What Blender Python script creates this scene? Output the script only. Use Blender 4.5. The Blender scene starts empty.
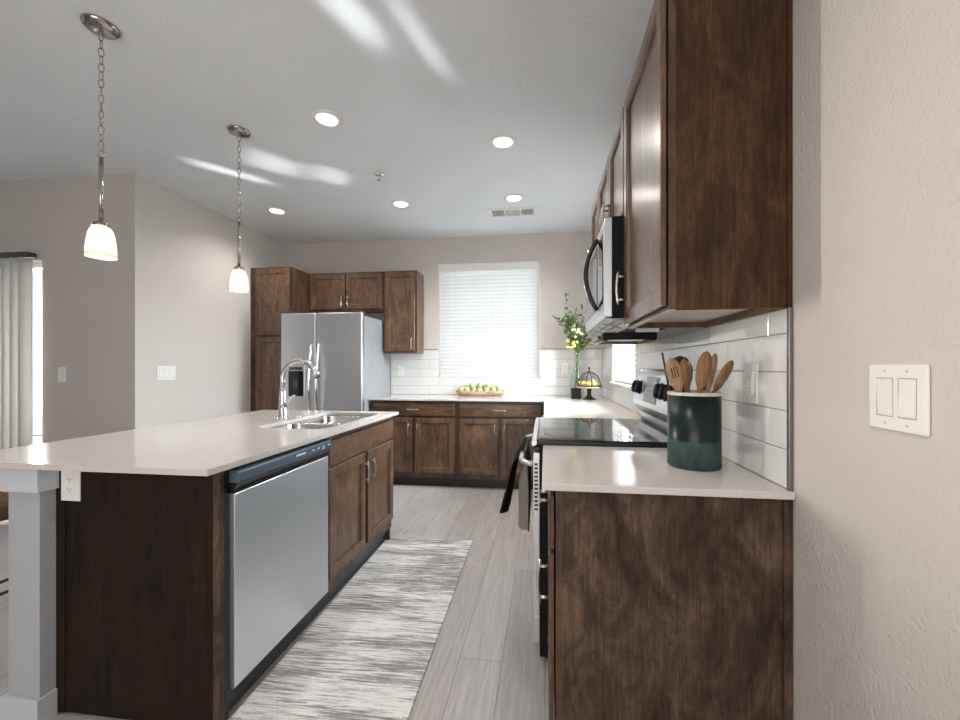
import bpy, bmesh, math, random
from mathutils import Vector, Matrix
random.seed(7)
PI = math.pi
S = bpy.context.scene
COL = S.collection

# ------------------------------------------------------------------ camera
cam = bpy.data.cameras.new('camera')
cam.sensor_width = 36.0
cam.lens = 36.0 * 400.26 / 960.0
cam.shift_x = -14.55 / 960.0
cam.shift_y = 7.14 / 960.0
cam.clip_start = 0.05
co = bpy.data.objects.new('camera', cam)
COL.objects.link(co)
co.location = (0, 0, 1.2369)
co.rotation_euler = (PI / 2, 0, 0.1257)
S.camera = co

# ------------------------------------------------------------------ world, view, lights
S.view_settings.view_transform = 'Standard'
S.view_settings.look = 'None'
S.view_settings.gamma = 1.0
S.view_settings.use_curve_mapping = False
S.view_settings.exposure = 0.14
S.cycles.max_bounces = 10
S.cycles.diffuse_bounces = 5
S.cycles.glossy_bounces = 5
S.cycles.transmission_bounces = 8
S.cycles.sample_clamp_indirect = 6.0
S.cycles.caustics_reflective = False
S.cycles.caustics_refractive = False
w = bpy.data.worlds.new('daylight')
S.world = w
w.use_nodes = True
bg = w.node_tree.nodes['Background']
bg.inputs['Color'].default_value = (0.80, 0.90, 1.0, 1)
bg.inputs['Strength'].default_value = 0.25


def area(name, loc, aim, sx, sy, power, col=(1, 1, 1), spread=180):
    l = bpy.data.lights.new(name, 'AREA')
    l.shape = 'RECTANGLE'
    l.size = sx
    l.size_y = sy
    l.energy = power
    l.color = col
    l.spread = math.radians(spread)
    o = bpy.data.objects.new(name, l)
    COL.objects.link(o)
    o.location = loc
    o.rotation_euler = Vector(aim).to_track_quat('-Z', 'Y').to_euler()
    return o


def sun(name, d, strength, col, ang):
    l = bpy.data.lights.new(name, 'SUN')
    l.energy = strength
    l.color = col
    l.angle = math.radians(ang)
    o = bpy.data.objects.new(name, l)
    COL.objects.link(o)
    o.location = (3, 5, 6)
    o.rotation_euler = Vector(d).to_track_quat('-Z', 'Y').to_euler()
    return o


sun('sun', (-0.62, -0.25, -0.75), 14.0, (1.0, 0.96, 0.88), 0.5)
# daylight through the big windows of the living area behind the camera and to its left
area('daylight_living_window', (-0.95, -2.30, 1.45), (0, 1, 0.2), 2.5, 2.0, 57, (1.0, 0.96, 0.91))
area('daylight_side_window', (-7.3, -0.1, 1.35), (1, 0.0, 0.5), 3.5, 2.0, 7, (0.93, 0.96, 1.0))
# daylight just outside the two kitchen windows and the sliding door
area('daylight_kitchen_window', (-0.65, 4.95, 1.9), (0, -1, 0), 1.5, 1.7, 31, (0.86, 0.94, 1.0))
area('daylight_range_window', (1.25, 3.5, 1.75), (-1, 0, 0.1), 1.3, 1.6, 490, (0.86, 0.93, 1.0))
area('daylight_sliding_door', (-5.0, 3.35, 1.2), (0, -1, 0), 2.0, 2.1, 24, (0.90, 0.96, 1.0))
area('daylight_patio_gap', (-5.13, 3.25, 1.30), (0.92, -0.39, -0.02), 0.60, 1.3, 75, (1.0, 0.90, 0.80), 36)
area('daylight_patio', (-6.5, 3.6, 2.2), (0.1, 1, -0.3), 3.0, 1.5, 800, (1.0, 0.97, 0.93))
# added narrow lamps, unseen and low, stand in for reflected sun streaks on the ceiling
for (px_, py_, a_, b_, e_, dx_, dy_) in ((-2.44, 2.86, .085, .22, .12, .66, .75), (-2.02, 2.78, .26, .15, .14, .66, .75), (-1.70, 3.00, .26, .10, .09, .66, .75),
                                        (-.84, 1.62, .13, .17, .10, .32, .94), (-.575, 1.80, .06, .21, .05, .25, .96)):
    v_ = Vector((dx_, dy_, .52)).normalized()
    area('added_glint_lamp', Vector((px_, py_, 2.764)) - v_ * 4.4, v_, a_, b_, e_, (0.95, 0.98, 1.0), 2.0)

# ------------------------------------------------------------------ materials


def mat(name):
    m = bpy.data.materials.new(name)
    m.use_nodes = True
    nt = m.node_tree
    b = nt.nodes['Principled BSDF']
    return m, nt, b


def N(nt, t, **kw):
    n = nt.nodes.new(t)
    for k, v in kw.items():
        setattr(n, k, v)
    return n


def tc(nt, scale=(1, 1, 1), rot=(0, 0, 0), kind='Object', loc=(0, 0, 0)):
    t = N(nt, 'ShaderNodeTexCoord')
    mp = N(nt, 'ShaderNodeMapping')
    mp.inputs['Scale'].default_value = scale
    mp.inputs['Rotation'].default_value = rot
    mp.inputs['Location'].default_value = loc
    nt.links.new(t.outputs[kind], mp.inputs['Vector'])
    return mp.outputs['Vector']


def noise(nt, vec, scale, detail=4, rough=0.55, dist=0.0):
    n = N(nt, 'ShaderNodeTexNoise')
    n.inputs['Scale'].default_value = scale
    n.inputs['Detail'].default_value = detail
    n.inputs['Roughness'].default_value = rough
    n.inputs['Distortion'].default_value = dist
    nt.links.new(vec, n.inputs['Vector'])
    return n.outputs['Fac']


def ramp(nt, fac, stops):
    r = N(nt, 'ShaderNodeValToRGB')
    e = r.color_ramp.elements
    while len(e) < len(stops):
        e.new(0.5)
    for i, (p, c) in enumerate(stops):
        e[i].position = p
        e[i].color = (c[0], c[1], c[2], 1)
    nt.links.new(fac, r.inputs['Fac'])
    return r.outputs['Color']


def mix(nt, fac, a, b, mode='MIX'):
    m = N(nt, 'ShaderNodeMix', data_type='RGBA', blend_type=mode)
    for s, v in ((0, fac), (6, a), (7, b)):
        if isinstance(v, (int, float)):
            m.inputs[s].default_value = v
        elif isinstance(v, tuple):
            m.inputs[s].default_value = (v[0], v[1], v[2], 1)
        else:
            nt.links.new(v, m.inputs[s])
    return m.outputs[2]


def bump(nt, b, h, strength, dist=0.002):
    n = N(nt, 'ShaderNodeBump')
    n.inputs['Strength'].default_value = strength
    n.inputs['Distance'].default_value = dist
    nt.links.new(h, n.inputs['Height'])
    nt.links.new(n.outputs['Normal'], b.inputs['Normal'])


def plain(name, col, rough=0.5, metal=0.0, var=0.06, spec=0.5, coat=0.0, vs=12):
    m, nt, b = mat(name)
    f = noise(nt, tc(nt), vs, 3)
    c = ramp(nt, f, [(0.3, tuple(v * (1 - var) for v in col)), (0.7, tuple(min(1, v * (1 + var)) for v in col))])
    nt.links.new(c, b.inputs['Base Color'])
    b.inputs['Roughness'].default_value = rough
    b.inputs['Metallic'].default_value = metal
    b.inputs['Specular IOR Level'].default_value = spec
    b.inputs['Coat Weight'].default_value = coat
    return m


def wood(name, axis, dark=(0.026, 0.0125, 0.0062), light=(0.132, 0.064, 0.031), blotch=0.55, rough=0.40, grain=1.0, coat=0.18):
    m, nt, b = mat(name)
    st = lambda a, l: {'z': (a, a, l), 'y': (a, l, a), 'x': (l, a, a)}[axis]
    g = noise(nt, tc(nt, st(14, 1.2)), 2.4, 6, 0.66, 0.7)
    fine = noise(nt, tc(nt, st(150, 9)), 1.0, 3, 0.7)
    bl = noise(nt, tc(nt, st(3.0, 1.7), loc=(3, 1, 7)), 2.2, 7, 0.68, 1.0)
    flake = noise(nt, tc(nt, st(60, 24)), 1.0, 4, 0.75, 0.5)
    mid = tuple((a * 0.6 + c * 0.4) for a, c in zip(dark, light))
    c1 = ramp(nt, g, [(0.30, dark), (0.5, mid), (0.70, light)])
    c2 = ramp(nt, bl, [(0.32, dark), (0.5, mid), (0.68, light)])
    c = mix(nt, blotch, c1, c2)
    c3 = ramp(nt, fine, [(0.32, (0.62, 0.62, 0.62)), (0.62, (1.08, 1.08, 1.08))])
    c = mix(nt, grain, c, c3, 'MULTIPLY')
    c4 = ramp(nt, flake, [(0.34, (0.70, 0.70, 0.70)), (0.5, (1, 1, 1)), (0.72, (1.22, 1.22, 1.22))])
    c = mix(nt, grain, c, c4, 'MULTIPLY')
    nt.links.new(c, b.inputs['Base Color'])
    b.inputs['Roughness'].default_value = rough
    b.inputs['Coat Weight'].default_value = coat
    b.inputs['Specular IOR Level'].default_value = 0.4 if coat > 0.1 else 0.2
    b.inputs['Coat Roughness'].default_value = 0.22
    bump(nt, b, fine, 0.08, 0.001)
    return m


def paint(name, col, scale=85, strength=0.25):
    m, nt, b = mat(name)
    f = noise(nt, tc(nt), 3.0, 3)
    c = ramp(nt, f, [(0.3, tuple(x * 0.985 for x in col)), (0.7, tuple(min(1, x * 1.015) for x in col))])
    nt.links.new(c, b.inputs['Base Color'])
    b.inputs['Roughness'].default_value = 0.75
    b.inputs['Specular IOR Level'].default_value = 0.25
    bump(nt, b, noise(nt, tc(nt), scale, 3, 0.6), strength, 0.004)
    return m


def quartz(name):
    m, nt, b = mat(name)
    f = noise(nt, tc(nt), 420, 3, 0.6)
    g = noise(nt, tc(nt), 700, 1)
    c = ramp(nt, f, [(0.33, (0.54, 0.495, 0.47)), (0.50, (0.63, 0.59, 0.565)), (0.68, (0.71, 0.68, 0.66))])
    c2 = ramp(nt, g, [(0.30, (0.80, 0.78, 0.76)), (0.42, (1, 1, 1))])
    nt.links.new(mix(nt, 0.8, c, c2, 'MULTIPLY'), b.inputs['Base Color'])
    b.inputs['Roughness'].default_value = 0.07
    b.inputs['Specular IOR Level'].default_value = 0.55
    return m


def steel(name, axis='x', col=(0.70, 0.72, 0.75), rough=0.36):
    m, nt, b = mat(name)
    sc = {'x': (2, 500, 500), 'y': (500, 2, 500), 'z': (500, 500, 2)}[axis]
    f = noise(nt, tc(nt, sc), 1.0, 2)
    c = ramp(nt, f, [(0.3, tuple(x * 0.965 for x in col)), (0.7, col)])
    nt.links.new(c, b.inputs['Base Color'])
    b.inputs['Metallic'].default_value = 1.0
    r = N(nt, 'ShaderNodeMapRange')
    r.inputs['To Min'].default_value = rough - 0.02
    r.inputs['To Max'].default_value = rough + 0.02
    nt.links.new(f, r.inputs['Value'])
    nt.links.new(r.outputs['Result'], b.inputs['Roughness'])
    bump(nt, b, f, 0.012, 0.0005)
    return m


def emit(name, col, strength, base=(0.9, 0.9, 0.88)):
    m, nt, b = mat(name)
    f = noise(nt, tc(nt), 14, 2)
    nt.links.new(ramp(nt, f, [(0.3, tuple(x * 0.97 for x in base)), (0.7, base)]), b.inputs['Base Color'])
    b.inputs['Emission Color'].default_value = (*col, 1)
    b.inputs['Emission Strength'].default_value = strength
    b.inputs['Roughness'].default_value = 0.4
    return m


def glass(name, col=(1, 1, 1), rough=0.0, ior=1.45, trans=1.0):
    m, nt, b = mat(name)
    f = noise(nt, tc(nt), 5, 2)
    nt.links.new(ramp(nt, f, [(0.3, tuple(x * 0.99 for x in col)), (0.7, col)]), b.inputs['Base Color'])
    b.inputs['Transmission Weight'].default_value = trans
    b.inputs['Roughness'].default_value = rough
    b.inputs['IOR'].default_value = ior
    return m


def thinglass(name, tint=(1, 1, 1), refl=0.12):
    m = bpy.data.materials.new(name)
    m.use_nodes = True
    nt = m.node_tree
    nt.nodes.remove(nt.nodes['Principled BSDF'])
    out = nt.nodes['Material Output']
    t = N(nt, 'ShaderNodeBsdfTransparent')
    f = noise(nt, tc(nt), 4, 1)
    nt.links.new(ramp(nt, f, [(0.3, tuple(x * 0.98 for x in tint)), (0.7, tint)]), t.inputs['Color'])
    g = N(nt, 'ShaderNodeBsdfGlossy')
    g.inputs['Roughness'].default_value = 0.02
    lw = N(nt, 'ShaderNodeLayerWeight')
    lw.inputs['Blend'].default_value = 0.5
    mx = N(nt, 'ShaderNodeMixShader')
    pw = N(nt, 'ShaderNodeMath', operation='POWER')
    nt.links.new(lw.outputs['Facing'], pw.inputs[0])
    pw.inputs[1].default_value = 4.0
    ma = N(nt, 'ShaderNodeMath', operation='MULTIPLY_ADD')
    nt.links.new(pw.outputs[0], ma.inputs[0])
    ma.inputs[1].default_value = refl * 4
    ma.inputs[2].default_value = 0.04
    nt.links.new(ma.outputs[0], mx.inputs['Fac'])
    nt.links.new(t.outputs['BSDF'], mx.inputs[1])
    nt.links.new(g.outputs['BSDF'], mx.inputs[2])
    nt.links.new(mx.outputs['Shader'], out.inputs['Surface'])
    return m


def translucent(name, col, fac=0.5):
    m = bpy.data.materials.new(name)
    m.use_nodes = True
    nt = m.node_tree
    b = nt.nodes['Principled BSDF']
    out = nt.nodes['Material Output']
    f = noise(nt, tc(nt), 9, 2)
    c = ramp(nt, f, [(0.3, tuple(x * 0.98 for x in col)), (0.7, col)])
    nt.links.new(c, b.inputs['Base Color'])
    b.inputs['Roughness'].default_value = 0.45
    t = N(nt, 'ShaderNodeBsdfTranslucent')
    nt.links.new(c, t.inputs['Color'])
    mx = N(nt, 'ShaderNodeMixShader')
    mx.inputs['Fac'].default_value = fac
    nt.links.new(b.outputs['BSDF'], mx.inputs[1])
    nt.links.new(t.outputs['BSDF'], mx.inputs[2])
    nt.links.new(mx.outputs['Shader'], out.inputs['Surface'])
    return m


def floor_mat():
    m, nt, b = mat('plank_floor')
    v = tc(nt, (1, 1, 1), (0, 0, PI / 2))
    br = N(nt, 'ShaderNodeTexBrick')
    br.offset = 0.37
    br.inputs['Scale'].default_value = 1.0
    br.inputs['Brick Width'].default_value = 1.22
    br.inputs['Row Height'].default_value = 0.18
    br.inputs['Mortar Size'].default_value = 0.0012
    br.inputs['Mortar Smooth'].default_value = 0.3
    br.inputs['Color1'].default_value = (0.43, 0.415, 0.415, 1)
    br.inputs['Color2'].default_value = (0.51, 0.497, 0.50, 1)
    br.inputs['Mortar'].default_value = (0.20, 0.18, 0.17, 1)
    nt.links.new(v, br.inputs['Vector'])
    g = noise(nt, tc(nt, (26, 1.6, 1)), 2.0, 6, 0.65, 0.8)
    gc = ramp(nt, g, [(0.3, (0.78, 0.76, 0.74)), (0.7, (1.12, 1.12, 1.12))])
    fine = noise(nt, tc(nt, (240, 7, 1)), 1.0, 2)
    fc = ramp(nt, fine, [(0.3, (0.86, 0.86, 0.86)), (0.7, (1.05, 1.05, 1.05))])
    c = mix(nt, 1.0, br.outputs['Color'], gc, 'MULTIPLY')
    c = mix(nt, 1.0, c, fc, 'MULTIPLY')
    nt.links.new(c, b.inputs['Base Color'])
    b.inputs['Roughness'].default_value = 0.36
    bump(nt, b, fine, 0.06, 0.001)
    return m


def rug_mat():
    m, nt, b = mat('woven_rug')
    a = noise(nt, tc(nt, (3.0, 62, 1)), 1.6, 8, 0.74, 0.10)
    s = noise(nt, tc(nt, (9, 120, 1), loc=(5, 2, 0)), 1.0, 4, 0.75)
    f = noise(nt, tc(nt), 320, 2, 0.7)
    big = noise(nt, tc(nt, (1.0, 5.0, 1), loc=(1, 9, 0)), 1.3, 3)

    def madd(x, k, y):
        n = N(nt, 'ShaderNodeMath', operation='MULTIPLY_ADD')
        nt.links.new(x, n.inputs[0])
        n.inputs[1].default_value = k
        if isinstance(y, float):
            n.inputs[2].default_value = y
        else:
            nt.links.new(y, n.inputs[2])
        return n.outputs[0]
    v = madd(a, 1.0, madd(s, 0.55, madd(f, 0.35, madd(big, 0.75, -0.825))))
    c = ramp(nt, v, [(0.34, (0.25, 0.245, 0.245)), (0.45, (0.42, 0.415, 0.415)), (0.54, (0.87, 0.865, 0.865))])
    nt.links.new(c, b.inputs['Base Color'])
    b.inputs['Roughness'].default_value = 0.95
    b.inputs['Specular IOR Level'].default_value = 0.1
    bump(nt, b, f, 0.5, 0.002)
    return m


def towel_mat():
    m, nt, b = mat('striped_towel')
    wv = N(nt, 'ShaderNodeTexCoord')
    sep = N(nt, 'ShaderNodeSeparateXYZ')
    nt.links.new(wv.outputs['UV'], sep.inputs[0])
    ma = N(nt, 'ShaderNodeMath', operation='FRACT')
    mu = N(nt, 'ShaderNodeMath', operation='MULTIPLY')
    nt.links.new(sep.outputs[0], mu.inputs[0])
    mu.inputs[1].default_value = 7.0
    nt.links.new(mu.outputs[0], ma.inputs[0])
    blk, bge = (0.010, 0.010, 0.011), (0.50, 0.45, 0.40)
    c = ramp(nt, ma.outputs[0], [(0.0, blk), (0.32, blk), (0.36, bge), (0.97, bge)])
    gt = N(nt, 'ShaderNodeMath', operation='GREATER_THAN')
    nt.links.new(sep.outputs[1], gt.inputs[0])
    gt.inputs[1].default_value = 0.47
    c = mix(nt, gt.outputs[0], c, blk)
    nt.links.new(c, b.inputs['Base Color'])
    b.inputs['Roughness'].default_value = 0.95
    bump(nt, b, noise(nt, tc(nt), 500, 2), 0.4, 0.001)
    return m


def wicker_mat():
    m, nt, b = mat('woven_wicker')
    br = N(nt, 'ShaderNodeTexWave')
    br.inputs['Scale'].default_value = 130
    br.inputs['Distortion'].default_value = 1.5
    nt.links.new(tc(nt, (0.6, 0.6, 1), (0.3, 0.2, 0)), br.inputs['Vector'])
    c = ramp(nt, br.outputs['Fac'], [(0.2, (0.05, 0.026, 0.012)), (0.8, (0.24, 0.14, 0.07))])
    nt.links.new(c, b.inputs['Base Color'])
    b.inputs['Roughness'].default_value = 0.7
    bump(nt, b, br.outputs['Fac'], 0.8, 0.004)
    return m


def brick_mat():
    m, nt, b = mat('exterior_brick')
    br = N(nt, 'ShaderNodeTexBrick')
    br.inputs['Scale'].default_value = 1.0
    br.inputs['Brick Width'].default_value = 0.21
    br.inputs['Row Height'].default_value = 0.075
    br.inputs['Mortar Size'].default_value = 0.006
    br.inputs['Color1'].default_value = (0.62, 0.42, 0.36, 1)
    br.inputs['Color2'].default_value = (0.75, 0.58, 0.52, 1)
    br.inputs['Mortar'].default_value = (0.7, 0.67, 0.63, 1)
    nt.links.new(tc(nt, (1, 1, 1), (PI / 2, 0, 0)), br.inputs['Vector'])
    nt.links.new(br.outputs['Color'], b.inputs['Base Color'])
    b.inputs['Roughness'].default_value = 0.9
    return m


def fruit_mat():
    m, nt, b = mat('green_apple')
    f = noise(nt, tc(nt), 22, 4)
    c = ramp(nt, f, [(0.3, (0.20, 0.27, 0.06)), (0.55, (0.42, 0.48, 0.20)), (0.75, (0.70, 0.73, 0.48))])
    nt.links.new(c, b.inputs['Base Color'])
    b.inputs['Roughness'].default_value = 0.3
    return m


def crock_mat():
    m, nt, b = mat('teal_glaze')
    t = N(nt, 'ShaderNodeTexCoord')
    sep = N(nt, 'ShaderNodeSeparateXYZ')
    nt.links.new(t.outputs['Object'], sep.inputs[0])
    nz = noise(nt, tc(nt, (1, 1, 0.5)), 30, 5, 0.65)
    low = ramp(nt, nz, [(0.3, (0.017, 0.036, 0.034)), (0.7, (0.045, 0.085, 0.078))])
    up = ramp(nt, nz, [(0.3, (0.002, 0.010, 0.011)), (0.7, (0.006, 0.020, 0.020))])
    gt = N(nt, 'ShaderNodeMath', operation='GREATER_THAN')
    nt.links.new(sep.outputs[2], gt.inputs[0])
    gt.inputs[1].default_value = 0.088
    nt.links.new(mix(nt, gt.outputs[0], low, up), b.inputs['Base Color'])
    mr = N(nt, 'ShaderNodeMapRange')
    mr.inputs['To Min'].default_value = 0.55
    mr.inputs['To Max'].default_value = 0.28
    b.inputs['Specular IOR Level'].default_value = 0.3
    nt.links.new(gt.outputs[0], mr.inputs['Value'])
    nt.links.new(mr.outputs['Result'], b.inputs['Roughness'])
    return m


M_WALL = paint('wall_paint', (0.60, 0.555, 0.52), 100, 0.95)
M_CEIL = paint('ceiling_paint', (0.81, 0.84, 0.87), 60, 0.6)
M_KNEE = paint('half_wall_paint', (0.41, 0.425, 0.45), 120, 0.3)
M_TRIM = plain('white_trim', (0.80, 0.80, 0.79), 0.35, var=0.02)
M_TRIMG = plain('grey_white_trim', (0.56, 0.585, 0.62), 0.4, var=0.02)
M_FLOOR = floor_mat()
DK, LT = (0.024, 0.0112, 0.0055), (0.250, 0.130, 0.070)
M_WOODZ = wood('stained_wood_upright', 'z', DK, LT, coat=0.5)
M_WOODX = wood('stained_wood_across', 'x', DK, LT, coat=0.3)
M_WOODY = wood('stained_wood_along', 'y', DK, LT, coat=0.3)
M_FRAME_SHADE = wood('shade_darkened_frame', 'z', tuple(.6 * q for q in DK), tuple(.6 * q for q in LT), coat=0.3)  # cabinet wood darkened on frames, standing in for shadow gaps around doors
M_END = wood('end_panel_veneer', 'z', (0.022, 0.0118, 0.0066), (0.150, 0.098, 0.067), 0.93, 0.5, coat=0.05)
M_ENDU = wood('upper_end_veneer', 'z', (0.019, 0.0082, 0.0036), (0.118, 0.055, 0.026), 0.6, 0.5, coat=0.03)
M_ISLEND = wood('dark_streaky_veneer', 'z', (0.005, 0.0025, 0.0013), (0.032, 0.0160, 0.0078), 0.35, 0.6, coat=0.0)
M_DARKW = wood('dark_toe_kick', 'x', (0.016, 0.009, 0.006), (0.035, 0.02, 0.013))
M_PALE = plain('pale_cabinet_underside', (0.72, 0.68, 0.62), 0.4)
M_QUARTZ = quartz('speckled_quartz')
M_TILE = plain('glossy_white_tile', (0.76, 0.755, 0.745), 0.04, var=0.02, vs=2, spec=1.0)
M_GROUT = plain('grey_grout', (0.34, 0.33, 0.32), 0.9)
M_EDGE = plain('grey_edge_trim', (0.22, 0.22, 0.22), 0.35, metal=0.8)
M_STEELX = steel('brushed_steel_across', 'x')
M_STEELY = steel('brushed_steel_along', 'y')
M_STEELD = steel('dishwasher_steel', 'y', (0.88, 0.95, 1.0), 0.36)
M_STEELZ = steel('brushed_steel_upright', 'z', (0.66, 0.66, 0.66), 0.22)
M_SINK = steel('sink_steel', 'y', (0.72, 0.72, 0.72), 0.2)
M_NICKEL = plain('brushed_nickel', (0.60, 0.57, 0.54), 0.30, metal=1.0, var=0.03)
M_CHROME = plain('chrome', (0.8, 0.8, 0.8), 0.08, metal=1.0, var=0.02)
M_BRONZE = plain('dark_nickel', (0.30, 0.26, 0.23), 0.18, metal=1.0)
M_BLACK = plain('black_plastic', (0.008, 0.008, 0.009), 0.35)
M_MATTBLK = plain('matt_black_metal', (0.006, 0.006, 0.007), 0.7, spec=0.2)
M_GLOSSBLK = plain('gloss_black_glass', (0.006, 0.007, 0.008), 0.03)
M_PANEL = plain('blue_black_control_panel', (0.085, 0.125, 0.165), 0.25)
M_DKGREY = plain('dark_grey_plastic', (0.06, 0.06, 0.063), 0.45)
M_MIDGREY = plain('mid_grey_panel', (0.32, 0.33, 0.34), 0.35)
M_PEND = plain('satin_dark_nickel', (0.40, 0.37, 0.34), 0.17, metal=1.0, var=0.03)
M_FSIDE = plain('grey_fridge_side', (0.30, 0.31, 0.325), 0.45)
M_WHITE = plain('white_plastic', (0.82, 0.81, 0.79), 0.3, var=0.015)
M_SHADOWLINE = plain('grey_gap', (0.35, 0.34, 0.33), 0.6)
M_WHITEMARK = plain('white_marking', (0.6, 0.64, 0.68), 0.4)
M_SLAT = translucent('white_blind_slat', (0.86, 0.86, 0.86), 0.25)
M_VANE = translucent('white_blind_vane', (0.84, 0.84, 0.83), 0.22)
M_PANE = thinglass('window_pane', (0.97, 0.99, 0.98))
M_CLEAR = thinglass('clear_glass', (0.95, 0.985, 0.97), 0.12)
M_DOME = thinglass('dome_glass', (0.93, 0.92, 0.91), 0.10)
M_LENS = emit('lamp_lens', (1.0, 0.96, 0.9), 7.0)
M_SHADE = translucent('frosted_shade', (0.93, 0.86, 0.78), 0.55)
M_RUG = rug_mat()
M_TOWEL = towel_mat()
M_WICKER = wicker_mat()
M_BRICK = brick_mat()
M_APPLE = fruit_mat()
M_STEM = plain('brown_stem', (0.05, 0.03, 0.015), 0.8)
M_CROCK = crock_mat()
M_CREAM = plain('cream_rim', (0.62, 0.58, 0.50), 0.4, var=0.15, vs=60)
M_SPOON = wood('pale_spoon_wood', 'z', (0.34, 0.20, 0.105), (0.55, 0.36, 0.20), 0.3, 0.6)
M_SPOONR = wood('red_spoon_wood', 'z', (0.25, 0.10, 0.05), (0.42, 0.20, 0.10), 0.3, 0.6)
M_SPOOND = wood('dark_spoon_wood', 'z', (0.035, 0.014, 0.008), (0.10, 0.045, 0.022), 0.3, 0.55)
M_SPOONB = wood('brown_spoon_wood', 'z', (0.18, 0.085, 0.03), (0.36, 0.19, 0.08), 0.3, 0.55)
M_BOWLW = wood('bowl_wood', 'x', (0.40, 0.24, 0.16), (0.62, 0.44, 0.33), 0.3, 0.6)
M_LEAF = plain('green_leaf', (0.17, 0.25, 0.075), 0.5, var=0.5, vs=40)
M_LEAFD = plain('dark_green_leaf', (0.06, 0.105, 0.045), 0.5, var=0.5, vs=40)
M_YELLOW = plain('yellow_blossom', (0.85, 0.72, 0.18), 0.6, var=0.2, vs=40)
M_CREAMF = plain('cream_blossom', (0.82, 0.80, 0.62), 0.6, var=0.1, vs=40)
M_LEMON = plain('yellow_fruit', (0.85, 0.55, 0.10), 0.4, var=0.15)
M_STONE = plain('black_marbled_stone', (0.012, 0.0125, 0.013), 0.5, var=0.9, vs=60, spec=0.25)
M_CONC = plain('patio_concrete', (0.5, 0.48, 0.45), 0.9)

# ------------------------------------------------------------------ mesh building


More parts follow.
